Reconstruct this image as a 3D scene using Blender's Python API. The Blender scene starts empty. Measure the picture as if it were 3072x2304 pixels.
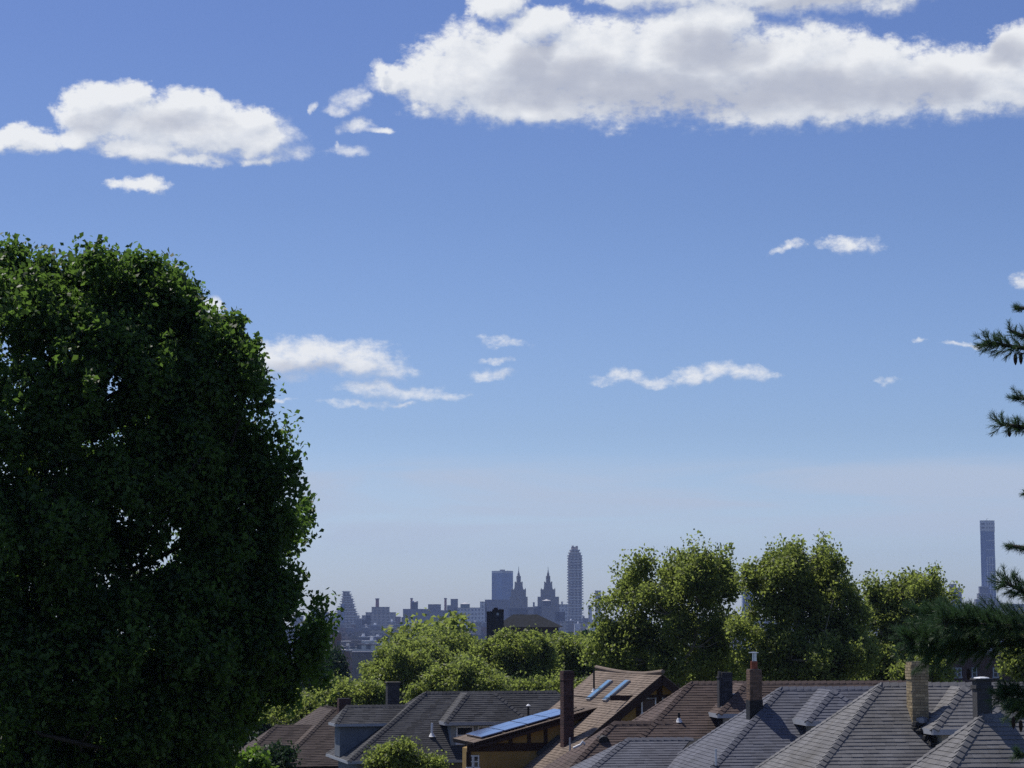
import bpy, bmesh, math, random
import numpy as np
from mathutils import Vector, Matrix

# ------------------------------------------------------------------ camera, light, exposure
sc = bpy.context.scene
COL = sc.collection
F = 6575.0                       # focal length in pixels of the 3072 wide photograph
CXP, CYP, HZ = 1536.0, 1152.0, 1880.0
CAMZ = 12.0
PITCH = math.atan((HZ - CYP) / F)
cam = bpy.data.cameras.new('camera')
cam.sensor_width = 36.0
cam.lens = 36.0 * F / 3072.0
cam.clip_start = 0.5
cam.clip_end = 60000
camo = bpy.data.objects.new('camera', cam)
camo.location = (0, 0, CAMZ)
camo.rotation_euler = (math.pi / 2 + PITCH, 0, 0)
COL.objects.link(camo)
sc.camera = camo

SUN_EL, SUN_AZ = 58.0, -42.0     # azimuth from +Y, clockwise
SKY_STRENGTH = 0.105
world = bpy.data.worlds.new('World')
sc.world = world
world.use_nodes = True

sun = bpy.data.lights.new('sun', 'SUN')
sun.energy = 4.2
sun.angle = math.radians(0.53)
sun.color = (1.0, 0.95, 0.87)
suno = bpy.data.objects.new('sun', sun)
_e, _a = math.radians(SUN_EL), math.radians(SUN_AZ)
SUNV = Vector((math.cos(_e) * math.sin(_a), math.cos(_e) * math.cos(_a), math.sin(_e)))
suno.rotation_euler = SUNV.to_track_quat('Z', 'Y').to_euler()
suno.location = (0, 0, 300)
COL.objects.link(suno)

sc.view_settings.view_transform = 'Standard'
sc.view_settings.look = 'None'
sc.view_settings.gamma = 1
sc.view_settings.exposure = 0.0
sc.view_settings.use_curve_mapping = False
sc.render.engine = 'CYCLES'
sc.cycles.use_denoising = False
sc.cycles.max_bounces = 6
sc.cycles.diffuse_bounces = 3
sc.cycles.transmission_bounces = 4
sc.cycles.transparent_max_bounces = 6
sc.cycles.volume_bounces = 0
sc.cycles.sample_clamp_indirect = 4.0


def at(px, py, Y):
    """world point seen at photograph pixel (px, py) whose world Y distance is Y"""
    a = (px - CXP) / F
    b = (CYP - py) / F
    y = math.cos(PITCH) - b * math.sin(PITCH)
    z = math.sin(PITCH) + b * math.cos(PITCH)
    return Vector((a * Y / y, Y, CAMZ + z * Y / y))


def azel(px, py):
    d = (at(px, py, 100) - Vector((0, 0, CAMZ))).normalized()
    return math.atan2(d.x, d.y), math.asin(d.z)


# ------------------------------------------------------------------ node helper
class NT:
    def __init__(self, tree):
        self.t = tree

    def n(self, kind, **kw):
        nd = self.t.nodes.new(kind)
        ins = kw.pop('ins', {})
        for k, v in kw.items():
            setattr(nd, k, v)
        for k, v in ins.items():
            if isinstance(v, bpy.types.NodeSocket):
                self.t.links.new(v, nd.inputs[k])
            else:
                nd.inputs[k].default_value = v
        return nd

    def m(self, op, a, b=0.0, c=0.0, clamp=False):
        return self.n('ShaderNodeMath', operation=op, use_clamp=clamp, ins={0: a, 1: b, 2: c}).outputs[0]

    def v(self, op, a, b=(0, 0, 0), c=(0, 0, 0)):
        nd = self.n('ShaderNodeVectorMath', operation=op, ins={0: a, 1: b, 2: c})
        return nd.outputs[1] if op in ('DOT_PRODUCT', 'LENGTH') else nd.outputs[0]

    def noise(self, vec, scale, detail=4, rough=0.5, dist=0.0):
        return self.n('ShaderNodeTexNoise', ins={'Vector': vec, 'Scale': scale, 'Detail': detail, 'Roughness': rough,
                                                 'Distortion': dist}).outputs[0]

    def mr(self, val, a, b, c=0.0, d=1.0, smooth=False):
        return self.n('ShaderNodeMapRange', interpolation_type='SMOOTHSTEP' if smooth else 'LINEAR',
                      ins={0: val, 1: a, 2: b, 3: c, 4: d}).outputs[0]

    def mix(self, f, a, b, blend='MIX'):
        nd = self.n('ShaderNodeMix', data_type='RGBA', blend_type=blend)
        for i, x in ((0, f), (6, a), (7, b)):
            if isinstance(x, bpy.types.NodeSocket):
                self.t.links.new(x, nd.inputs[i])
            else:
                nd.inputs[i].default_value = x
        return nd.outputs[2]


# ------------------------------------------------------------------ sky with clouds
# cumulus puffs, as (x, y, half width, half height) of the photograph turned into azimuth / elevation
PUFFS = [
    # long cloud
    (1500, 215, 270, 150), (1760, 210, 320, 165), (1330, 255, 160, 85), (2060, 200, 320, 165), (2130, 80, 150, 120),
    (2360, 225, 320, 150), (2620, 245, 300, 128), (2860, 245, 230, 105), (3050, 230, 200, 110), (3060, 140, 110, 80),
    (1170, 262, 80, 30), (1140, 225, 28, 40), (1240, 250, 120, 50), (1620, 330, 380, 42), (2450, 335, 400, 45),
    (1620, 75, 110, 60), (1500, 0, 90, 60), (2250, -40, 420, 80), (2560, -30, 260, 72), (1950, -25, 200, 60),
    # left cloud
    (75, 425, 135, 42), (280, 345, 110, 92), (370, 300, 90, 55), (430, 370, 150, 70), (560, 330, 130, 62), (640, 385, 220, 82),
    (420, 445, 150, 48), (780, 420, 140, 55), (880, 460, 90, 30), (730, 355, 90, 50), (560, 480, 130, 25), (800, 478, 110, 18),
    (240, 415, 70, 40),
    (430, 560, 100, 27),
    # wisps between
    (1040, 295, 62, 40), (1010, 325, 40, 20), (1075, 372, 62, 25), (940, 322, 14, 20), (1050, 452, 62, 24), (1020, 440, 16, 24),
    (1130, 390, 60, 12),
    # cloud behind the big tree
    (780, 1075, 210, 68), (960, 1065, 150, 55), (1080, 1085, 140, 62), (1180, 1110, 90, 28), (860, 1135, 90, 18),
    (1130, 1165, 130, 26), (1260, 1175, 120, 26), (1330, 1182, 70, 18), (1080, 1207, 130, 14), (1210, 1209, 60, 9),
    (640, 925, 32, 36), (290, 850, 80, 60),
    # right middle
    (1480, 1020, 50, 16), (1510, 1036, 70, 18), (1490, 1090, 60, 12), (1475, 1130, 75, 22),
    (1860, 1125, 95, 26), (1950, 1138, 60, 18), (2065, 1118, 60, 28), (2160, 1112, 80, 32), (2260, 1125, 75, 26), (1800, 1140, 50, 12),
    (2390, 740, 48, 15), (2340, 755, 40, 12), (2560, 735, 100, 27), (2520, 728, 60, 22),
    (3070, 830, 50, 26), (2890, 1038, 85, 9), (2905, 1035, 22, 13), (2750, 1030, 26, 8), (2650, 1145, 38, 12), (840, 1205, 60, 7),
]


def cloud_field():
    g = bpy.data.node_groups.new('cloud_field', 'ShaderNodeTree')
    g.interface.new_socket('P', in_out='INPUT', socket_type='NodeSocketVector')
    g.interface.new_socket('D', in_out='OUTPUT', socket_type='NodeSocketFloat')
    g.interface.new_socket('L', in_out='OUTPUT', socket_type='NodeSocketFloat')
    N = NT(g)
    gi = g.nodes.new('NodeGroupInput')
    go = g.nodes.new('NodeGroupOutput')
    P = gi.outputs[0]
    wob = N.n('ShaderNodeTexNoise', ins={'Vector': P, 'Scale': 34.0, 'Detail': 3.0, 'Roughness': 0.55}).outputs[1]
    wob = N.v('MULTIPLY', N.v('SUBTRACT', wob, (0.5, 0.5, 0.5)), (0.016, 0.012, 0.0))
    wob2 = N.n('ShaderNodeTexNoise', ins={'Vector': P, 'Scale': 130.0, 'Detail': 4.0, 'Roughness': 0.6}).outputs[1]
    wob2 = N.v('MULTIPLY', N.v('SUBTRACT', wob2, (0.5, 0.5, 0.5)), (0.012, 0.006, 0.0))
    Q = N.v('ADD', N.v('ADD', P, wob), wob2)
    elv = N.n('ShaderNodeSeparateXYZ', ins={0: P}).outputs[1]
    small = N.mr(elv, 0.16, 0.20, 1, 0, True)
    best = None
    for x, y, rx, ry in PUFFS:
        a, e = azel(x, y)
        off = 0.45 * min(1.0, max(0.0, (62 - ry) / 50.0))
        k_ = 1.12 / math.sqrt(1 - off * .75)
        sx, sy = F / (rx * k_), F / (ry * k_)
        q = N.v('MULTIPLY_ADD', Q, (sx, sy, 0), (-a * sx, -e * sy, 0))
        d = N.v('DOT_PRODUCT', q, q)
        if off > 0:
            d = N.m('ADD', d, off)
        best = d if best is None else N.n('ShaderNodeMath', operation='SMOOTH_MIN', ins={0: best, 1: d, 2: 0.25}).outputs[0]
    D = N.m('MULTIPLY_ADD', best, -1.75, 1.75)
    D = N.m('MAXIMUM', D, -1.5)
    S = N.v('MULTIPLY', P, (1.0, 1.45, 1.0))
    b1 = N.noise(S, 46, 3, 0.5)
    b2 = N.noise(S, 150, 5, 0.6)
    b3 = N.noise(N.v('MULTIPLY', P, (1.0, 1.7, 1.0)), 430, 5, 0.65)
    D = N.m('MULTIPLY_ADD', N.m('SUBTRACT', b1, 0.5), 1.7, D)
    low = N.m('MULTIPLY_ADD', N.m('SUBTRACT', b2, 0.5), 0.9, D)
    D = N.m('MULTIPLY_ADD', N.m('SUBTRACT', b2, 0.5), N.mr(small, 0, 1, 1.75, 2.4), D)
    D = N.m('MULTIPLY_ADD', N.m('SUBTRACT', b3, 0.5), N.mr(small, 0, 1, 0.7, 1.1), D)
    g.links.new(low, go.inputs[1])
    g.links.new(D, go.inputs[0])
    return g


def build_world():
    N = NT(world.node_tree)
    world.node_tree.nodes.clear()
    tc = N.n('ShaderNodeTexCoord').outputs['Generated']
    d = N.v('NORMALIZE', tc)
    sep = N.n('ShaderNodeSeparateXYZ', ins={0: d})
    az = N.m('ARCTAN2', sep.outputs[0], sep.outputs[1])
    el = N.m('ARCSINE', sep.outputs[2])
    P = N.n('ShaderNodeCombineXYZ', ins={0: az, 1: el, 2: 0.0}).outputs[0]
    sky = N.n('ShaderNodeTexSky', sky_type='NISHITA', sun_disc=False, sun_elevation=math.radians(SUN_EL),
              sun_rotation=math.radians(SUN_AZ), altitude=0, air_density=1.0, dust_density=0.6, ozone_density=1.6)
    col = sky.outputs[0]
    hs = N.n('ShaderNodeHueSaturation', ins={'Saturation': 1.0, 'Value': 1.0, 'Color': col})
    col = hs.outputs[0]
    # cooler tint of this day's air, the same all the way round
    tint = N.n('ShaderNodeValToRGB', ins={0: N.mr(el, -0.02, 0.45)})
    cr = tint.color_ramp
    cr.elements[0].position = 0.0
    cr.elements[0].color = TINT[0][1]
    cr.elements[1].position = 1.0
    cr.elements[1].color = TINT[-1][1]
    for p, c in TINT[1:-1]:
        e = cr.elements.new(p)
        e.color = c
    col = N.mix(1.0, col, N.v('MULTIPLY', tint.outputs[0], (2, 2, 2)), 'MULTIPLY')
    # thin veil low over the city
    V = N.v('MULTIPLY', P, (1.0, 7.0, 1.0))
    veil = N.noise(V, 7.0, 6, 0.55, 0.6)
    band = N.m('MULTIPLY', N.mr(el, 0.020, 0.050, 0, 1, True), N.mr(el, 0.068, 0.080, 1, 0, True))
    veil = N.m('MULTIPLY', N.mr(veil, 0.36, 0.62, 0.15, 1, True), band)
    col = N.mix(N.m('MULTIPLY', veil, 0.75), col, (4.9, 5.6, 6.8, 1))
    grp = cloud_field()
    g1 = N.n('ShaderNodeGroup', node_tree=grp, ins={0: P})
    g2 = N.n('ShaderNodeGroup', node_tree=grp, ins={0: N.v('ADD', P, (-0.0035, 0.0060, 0.0))})
    D1, D2, L1 = g1.outputs[0], g2.outputs[1], g1.outputs[1]
    # fair weather clouds in the rest of the sky, out of this view
    U = N.v('MULTIPLY', d, (1.0, 1.0, 2.2))
    oth = N.mr(N.noise(U, 3.4, 8, 0.55), 0.56, 0.66, 0, 1, True)
    out = N.m('MAXIMUM', N.mr(N.m('ABSOLUTE', az), 0.26, 0.36, 0, 1, True), N.mr(el, 0.30, 0.40, 0, 1, True))
    out = N.m('MULTIPLY', out, N.mr(el, 0.03, 0.12, 0, 1, True))
    oth = N.m('MULTIPLY', oth, out)
    lowc = N.mr(el, 0.16, 0.20, 1, 0, True)
    wisp = N.m('MULTIPLY', N.mr(az, -0.112, -0.104, 0, 1, True), N.mr(az, -0.066, -0.058, 1, 0, True))
    lowc = N.m('MAXIMUM', lowc, wisp)
    under = N.mr(N.m('SUBTRACT', L1, D2), -0.9, 0.1, 0.75, 0.0)
    alpha = N.n('ShaderNodeMapRange', interpolation_type='SMOOTHSTEP', ins={0: D1, 1: -0.15, 2: N.m('ADD', N.mr(lowc, 0, 1, 0.95, 1.9), under), 3: 0.0, 4: 1.0}).outputs[0]
    alpha = N.m('MULTIPLY', alpha, N.mr(el, 0.09, 0.13, 0.85, 0.97))
    alpha = N.m('MAXIMUM', alpha, N.m('MULTIPLY', oth, 0.8))
    # thick centres grey, sunward edges white
    relief = N.m('SUBTRACT', L1, D2)
    g = None
    W2 = N.n('ShaderNodeTexNoise', ins={'Vector': P, 'Scale': 22.0, 'Detail': 3.0, 'Roughness': 0.55}).outputs[1]
    Pg = N.v('ADD', P, N.v('MULTIPLY', N.v('SUBTRACT', W2, (0.5, 0.5, 0.5)), (0.05, 0.024, 0.0)))
    for x, y, rx, ry in ((1700, 262, 260, 62), (1560, 215, 90, 60), (1990, 285, 320, 60), (2130, 150, 150, 60), (2420, 268, 330, 62), (2750, 262, 200, 50),
                         (1640, 165, 60, 40), (2500, -5, 160, 22), (3060, 160, 60, 40), (520, 395, 170, 40), (300, 380, 90, 30), (900, 1095, 150, 26)):
        a_, e_ = azel(x, y)
        sx, sy = F / (rx * 1.25), F / (ry * 1.35)
        q = N.v('MULTIPLY_ADD', Pg, (sx, sy, 0), (-a_ * sx, -e_ * sy, 0))
        dd = N.v('DOT_PRODUCT', q, q)
        if y > 300:
            dd = N.m('ADD', dd, 0.45)
        g = dd if g is None else N.m('MINIMUM', g, dd)
    soft = N.noise(N.v('MULTIPLY', P, (1.0, 2.2, 1.0)), 60, 5, 0.55)
    g = N.m('ADD', N.m('SUBTRACT', 1.0, g), N.m('MULTIPLY', N.m('SUBTRACT', soft, 0.5), 1.1))
    grey = N.mr(g, -0.35, 1.1, 0, 1, True)
    lit = N.m('ADD', N.mr(relief, -0.75, 0.6, 0.0, 1.0), 0.0, clamp=True)
    cA = N.mix(lit, (5.6, 6.05, 6.9, 1), (8.5, 8.65, 8.8, 1))
    cA = N.mix(N.m('MULTIPLY', grey, 0.78), cA, (4.1, 4.4, 5.3, 1))
    col = N.mix(alpha, col, cA)
    bg = N.n('ShaderNodeBackground', ins={'Color': col, 'Strength': SKY_STRENGTH})
    out = N.n('ShaderNodeOutputWorld')
    world.node_tree.links.new(bg.outputs[0], out.inputs[0])
    world.cycles.sampling_method = 'MANUAL'
    world.cycles.sample_map_resolution = 512


# ramp of tint (halved) against elevation from -0.02 to 0.45 rad
TINT = [(0.0, (0.395, 0.47, 0.675, 1)), (0.134, (0.40, 0.465, 0.64, 1)), (0.23, (0.312, 0.365, 0.505, 1)), (0.447, (0.26, 0.305, 0.435, 1)),
        (0.613, (0.245, 0.285, 0.43, 1)), (1.0, (0.24, 0.28, 0.425, 1))]
build_world()


# ------------------------------------------------------------------ materials
MATS = {}


def new_mat(name):
    m = bpy.data.materials.new(name)
    m.use_nodes = True
    t = m.node_tree
    t.nodes.clear()
    out = t.nodes.new('ShaderNodeOutputMaterial')
    MATS[name] = m
    return m, NT(t), out


def surf(name, c1, c2=None, scale=3.0, rough=0.8, island=0.0, objrand=0.0, stain=None, stain_scale=0.6, bump=0.0,
         bump_scale=60.0, metallic=0.0, spec=0.3, stretch=(1, 1, 1)):
    m, N, out = new_mat(name)
    tc = N.n('ShaderNodeTexCoord').outputs['Object']
    vec = N.v('MULTIPLY', tc, stretch)
    c2 = c2 or tuple(x * 0.75 for x in c1)
    f = N.noise(vec, scale, 6, 0.6)
    col = N.mix(N.mr(f, 0.3, 0.7), c1 + (1,), c2 + (1,))
    if stain:
        s = N.noise(vec, stain_scale, 5, 0.6, 0.5)
        col = N.mix(N.mr(s, 0.5, 0.72, 0, 0.75, True), col, stain + (1,))
    if island:
        r = N.n('ShaderNodeNewGeometry').outputs['Random Per Island']
        k = N.mr(r, 0, 1, 1 - island, 1 + island)
        col = N.mix(1.0, col, N.n('ShaderNodeCombineXYZ', ins={0: k, 1: k, 2: k}).outputs[0], 'MULTIPLY')
    if objrand:
        r = N.n('ShaderNodeObjectInfo').outputs['Random']
        k = N.mr(r, 0, 1, 1 - objrand, 1 + objrand)
        col = N.mix(1.0, col, N.n('ShaderNodeCombineXYZ', ins={0: k, 1: k, 2: k}).outputs[0], 'MULTIPLY')
    b = N.n('ShaderNodeBsdfPrincipled', ins={'Base Color': col, 'Roughness': rough, 'Metallic': metallic,
                                             'Specular IOR Level': spec})
    if bump:
        bn = N.noise(tc, bump_scale, 4, 0.6)
        bp = N.n('ShaderNodeBump', ins={'Height': bn, 'Strength': bump, 'Distance': 0.02})
        m.node_tree.links.new(bp.outputs[0], b.inputs['Normal'])
    m.node_tree.links.new(b.outputs[0], out.inputs[0])
    return m


def leaf_mat(name, dark, light, trans, tf=0.35, rough=0.5, spec=0.25):
    m, N, out = new_mat(name)
    r = N.n('ShaderNodeNewGeometry').outputs['Random Per Island']
    tc = N.n('ShaderNodeTexCoord').outputs['Object']
    nz = N.mr(N.noise(tc, 0.9, 3, 0.6), 0.3, 0.7, -0.35, 0.35)
    f = N.m('ADD', r, nz, clamp=True)
    col = N.mix(f, dark + (1,), light + (1,))
    tcol = N.mix(r, tuple(x * 0.7 for x in trans) + (1,), trans + (1,))
    b = N.n('ShaderNodeBsdfPrincipled', ins={'Base Color': col, 'Roughness': rough, 'Specular IOR Level': spec})
    t = N.n('ShaderNodeBsdfTranslucent', ins={'Color': tcol})
    mx = N.n('ShaderNodeMixShader', ins={0: tf, 1: b.outputs[0], 2: t.outputs[0]})
    m.node_tree.links.new(mx.outputs[0], out.inputs[0])
    return m


def city_mat(name, wall, glass, wx=7.0, wz=6.6, fx=0.5, fz=0.45, stripes=False):
    """masonry with windows too small to tell apart at four kilometres"""
    m, N, out = new_mat(name)
    tc = N.n('ShaderNodeTexCoord').outputs['Object']
    s = N.n('ShaderNodeSeparateXYZ', ins={0: tc})
    hx = N.m('ADD', s.outputs[0], s.outputs[1])
    fxn = N.m('FRACT', N.m('DIVIDE', hx, wx))
    fzn = N.m('FRACT', N.m('DIVIDE', s.outputs[2], wz))
    wxm = N.m('LESS_THAN', fxn, fx)
    wzm = N.m('LESS_THAN', fzn, fz)
    win = wxm if stripes else N.m('MULTIPLY', wxm, wzm)
    nz = N.noise(tc, 0.06, 4, 0.6)
    col = N.mix(N.mr(nz, 0.3, 0.7), wall + (1,), tuple(x * 0.8 for x in wall) + (1,))
    nrm = N.n('ShaderNodeSeparateXYZ', ins={0: N.n('ShaderNodeNewGeometry').outputs['Normal']}).outputs[2]
    side = N.m('LESS_THAN', N.m('ABSOLUTE', nrm), 0.5)
    win = N.m('MULTIPLY', win, side)
    col = N.mix(win, col, glass + (1,))
    b = N.n('ShaderNodeBsdfPrincipled', ins={'Base Color': col, 'Roughness': N.mr(win, 0, 1, 0.85, 0.25)})
    m.node_tree.links.new(b.outputs[0], out.inputs[0])
    return m


# ------------------------------------------------------------------ object helpers
def mesh_obj(name, verts, faces, mat, parent=None, loc=None, smooth=False):
    me = bpy.data.meshes.new(name)
    me.from_pydata([tuple(v) for v in verts], [], faces)
    me.materials.append(mat)
    if smooth:
        me.polygons.foreach_set('use_smooth', [True] * len(me.polygons))
    me.update()
    o = bpy.data.objects.new(name, me)
    COL.objects.link(o)
    if parent is not None:
        o.parent = parent
    if loc is not None:
        o.location = loc
    return o


def share(name, me, parent, mat4):
    o = bpy.data.objects.new(name, me)
    COL.objects.link(o)
    o.parent = parent
    o.matrix_local = mat4
    return o


def tag(o, label, cat=None, group=None, kind=None):
    if label:
        o['label'] = label
    if cat:
        o['category'] = cat
    if group:
        o['group'] = group
    if kind:
        o['kind'] = kind
    return o


def empty(name, loc, rz=0.0):
    o = bpy.data.objects.new(name, None)
    o.empty_display_size = 0.3
    o.location = loc
    o.rotation_euler = (0, 0, rz)
    COL.objects.link(o)
    return o


class MB:
    def __init__(self):
        self.v, self.f = [], []

    def add(self, vs, fs):
        k = len(self.v)
        self.v += [tuple(x) for x in vs]
        self.f += [tuple(i + k for i in f) for f in fs]

    def box(self, x0, x1, y0, y1, z0, z1):
        vs = [(x0, y0, z0), (x1, y0, z0), (x1, y1, z0), (x0, y1, z0), (x0, y0, z1), (x1, y0, z1), (x1, y1, z1), (x0, y1, z1)]
        self.add(vs, [(0, 3, 2, 1), (4, 5, 6, 7), (0, 1, 5, 4), (1, 2, 6, 5), (2, 3, 7, 6), (3, 0, 4, 7)])

    def tube(self, pts, radii, seg=7, caps=True):
        pts = [Vector(p) for p in pts]
        k = len(self.v)
        prev = None
        for i, p in enumerate(pts):
            d = (pts[min(i + 1, len(pts) - 1)] - pts[max(i - 1, 0)])
            d = d.normalized() if d.length > 1e-9 else Vector((0, 0, 1))
            a = d.orthogonal().normalized() if prev is None else (prev - d * prev.dot(d)).normalized()
            prev = a
            b = d.cross(a)
            for j in range(seg):
                t = 2 * math.pi * j / seg
                self.v.append(tuple(p + (a * math.cos(t) + b * math.sin(t)) * radii[i]))
        for i in range(len(pts) - 1):
            for j in range(seg):
                self.f.append((k + i * seg + j, k + i * seg + (j + 1) % seg, k + (i + 1) * seg + (j + 1) % seg, k + (i + 1) * seg + j))
        if caps:
            self.f.append(tuple(k + j for j in reversed(range(seg))))
            self.f.append(tuple(k + (len(pts) - 1) * seg + j for j in range(seg)))

    def lathe(self, c, prof, seg=12):
        c = Vector(c)
        k = len(self.v)
        for r, z in prof:
            for j in range(seg):
                t = 2 * math.pi * j / seg
                self.v.append((c.x + r * math.cos(t), c.y + r * math.sin(t), c.z + z))
        for i in range(len(prof) - 1):
            for j in range(seg):
                self.f.append((k + i * seg + j, k + i * seg + (j + 1) % seg, k + (i + 1) * seg + (j + 1) % seg, k + (i + 1) * seg + j))
        self.f.append(tuple(k + j for j in reversed(range(seg))))
        self.f.append(tuple(k + (len(prof) - 1) * seg + j for j in range(seg)))

    def frustum(self, x0, x1, y0, y1, z0, X0, X1, Y0, Y1, z1):
        vs = [(x0, y0, z0), (x1, y0, z0), (x1, y1, z0), (x0, y1, z0), (X0, Y0, z1), (X1, Y0, z1), (X1, Y1, z1), (X0, Y1, z1)]
        self.add(vs, [(0, 3, 2, 1), (4, 5, 6, 7), (0, 1, 5, 4), (1, 2, 6, 5), (2, 3, 7, 6), (3, 0, 4, 7)])

    def build(self, name, mat, parent=None, loc=None, smooth=False):
        return mesh_obj(name, self.v, self.f, mat, parent, loc, smooth)


def clip_poly(poly, n, d):
    """keep the side n.p <= d of a convex polygon"""
    res = []
    for i in range(len(poly)):
        a, b = poly[i], poly[(i + 1) % len(poly)]
        da, db = n.dot(a) - d, n.dot(b) - d
        if da <= 1e-9:
            res.append(a)
        if (da < -1e-9 and db > 1e-9) or (da > 1e-9 and db < -1e-9):
            res.append(a + (b - a) * (da / (da - db)))
    return res


def body_faces(planes, big=60.0):
    res = []
    for i, (n, d) in enumerate(planes):
        n = n.normalized()
        a = n.orthogonal().normalized()
        b = n.cross(a)
        c = n * d
        poly = [c + a * big + b * big, c - a * big + b * big, c - a * big - b * big, c + a * big - b * big]
        for j, (m, e) in enumerate(planes):
            if j != i:
                poly = clip_poly(poly, m, e)
                if len(poly) < 3:
                    break
        res.append(poly if len(poly) >= 3 else None)
    return res


def PL(nx, ny, nz, px, py, pz):
    n = Vector((nx, ny, nz)).normalized()
    return (n, n.dot(Vector((px, py, pz))))


def body_mesh(name, faces, mat, parent):
    mb = MB()
    for p in faces:
        if p:
            mb.add(p, [tuple(range(len(p)))])
    return mb.build(name, mat, parent)


def clip2(poly, nx, ny, d):
    res = []
    L = len(poly)
    for i in range(L):
        ax, ay = poly[i]
        bx, by = poly[(i + 1) % L]
        da, db = nx * ax + ny * ay - d, nx * bx + ny * by - d
        if da <= 0:
            res.append((ax, ay))
        if (da < 0 < db) or (db < 0 < da):
            t = da / (da - db)
            res.append((ax + (bx - ax) * t, ay + (by - ay) * t))
    return res


def shingle(poly, n, mat, parent, expo=0.14, tab=0.32, th=0.022, rng=random, name='shingle_course', extra=(), lift=0.0, thin=1.0):
    """lay courses of shingles over a roof face; each course is an object"""
    for (m, e) in extra:
        poly = clip_poly(poly, m, e)
        if len(poly) < 3:
            return
    n = n.normalized()
    h = Vector((0, 0, 1)).cross(n).normalized()
    up = n.cross(h).normalized()
    if up.z < 0:
        up, h = -up, -h
    o = poly[0]
    P2 = [((p - o).dot(h), (p - o).dot(up)) for p in poly]
    if sum(P2[i][0] * P2[(i + 1) % len(P2)][1] - P2[(i + 1) % len(P2)][0] * P2[i][1] for i in range(len(P2))) < 0:
        P2.reverse()
    tmin, tmax = min(p[1] for p in P2), max(p[1] for p in P2)
    k = 0
    while tmin + k * expo < tmax - 0.02:
        t0 = tmin + k * expo
        t1 = t0 + expo * 1.2
        strip = clip2(clip2(P2, 0, 1, t1), 0, -1, -t0)
        k += 1
        if len(strip) < 3:
            continue
        s0, s1 = min(p[0] for p in strip), max(p[0] for p in strip)
        mb = MB()
        s = math.floor(s0 / tab) * tab - rng.random() * tab
        wob = rng.uniform(-0.006, 0.006)
        while s < s1:
            w = tab * rng.uniform(0.75, 1.25) if tab < 5 else tab
            cell = clip2(clip2(strip, 1, 0, s + w - 0.004), -1, 0, -s)
            drop = rng.uniform(0, 0.011)
            hh = th * rng.uniform(0.7, 1.15)
            s += w
            if len(cell) < 3:
                continue
            top, bot = [], []
            for (x, y) in cell:
                f = (y - t0) / (t1 - t0)
                yy = y - (drop + wob) * (1 - f)
                base = o + h * x + up * yy
                top.append(base + n * (lift + 0.004 + hh * (1 - f)))
                bot.append(base + n * (lift - 0.002))
            L = len(top)
            fs = [tuple(range(L))]
            for i in range(L):
                j = (i + 1) % L
                fs.append((i, i + L, j + L, j))
            mb.add(top + bot, fs)
        if mb.v:
            mb.build(name, mat, parent)


CAPMESH = {}


def caps(A, B, n1, n2, mat, parent, width=0.15, expo=0.2, rng=random, name='ridge_cap', stuff=False):
    """row of bent cap shingles laid from A (low) to B (high)"""
    A, B = Vector(A), Vector(B)
    x = (B - A)
    L = x.length
    x.normalize()
    z = (n1.normalized() + n2.normalized())
    z = (z - x * z.dot(x)).normalized()
    y = z.cross(x)
    # flap slopes follow the two faces
    def flap(n):
        f = n.cross(x)
        if f.dot(y) < 0:
            f = -f
        return f
    fa = flap(n1.normalized())
    fb = flap(n2.normalized())
    # choose signs so they fall away from z
    fa = fa if fa.dot(z) < 0 else -fa
    fb = fb if fb.dot(z) < 0 else -fb
    if fa.dot(y) * fb.dot(y) > 0:
        fb = -fa + 2 * z * fa.dot(z)
    key = (id(mat), round(fa.dot(y), 2), round(fa.dot(z), 2), round(fb.dot(z), 2), round(width, 3), round(expo, 3))
    if key not in CAPMESH:
        le = expo * 1.3
        vs = []
        for (px, lift) in ((0.0, 0.045), (le, 0.014)):
            for (f, w) in ((fa, width), (None, 0), (fb, width)):
                if f is None:
                    p = Vector((px, 0, lift + 0.012))
                else:
                    p = Vector((px, f.dot(y) * w, f.dot(z) * w + lift))
                vs.append(p)
        vs += [v - Vector((0, 0, 0.04)) for v in vs[:6]]
        fs = [(0, 3, 4, 1), (1, 4, 5, 2), (0, 1, 7, 6), (1, 2, 8, 7), (0, 6, 9, 3), (2, 5, 11, 8), (3, 9, 10, 4), (4, 10, 11, 5)]
        me = bpy.data.meshes.new('ridge_cap')
        me.from_pydata([tuple(v) for v in vs], [], fs)
        me.materials.append(mat)
        CAPMESH[key] = me
    me = CAPMESH[key]
    nn = int(L / expo)
    if stuff:
        mb = MB()
    for i in range(nn):
        p = A + x * (i * L / nn)
        yy = (y + x * rng.uniform(-0.04, 0.04)).normalized()
        zz = x.cross(yy).normalized()
        M = Matrix((x, yy, zz)).transposed().to_4x4()
        M.translation = p + z * rng.uniform(0, 0.006)
        if stuff:
            mb.add([M @ v.co for v in me.vertices], [tuple(q.vertices) for q in me.polygons])
        else:
            share(name, me, parent, M)
    if stuff:
        tag(mb.build(name, mat, parent), None, kind='stuff')


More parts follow.
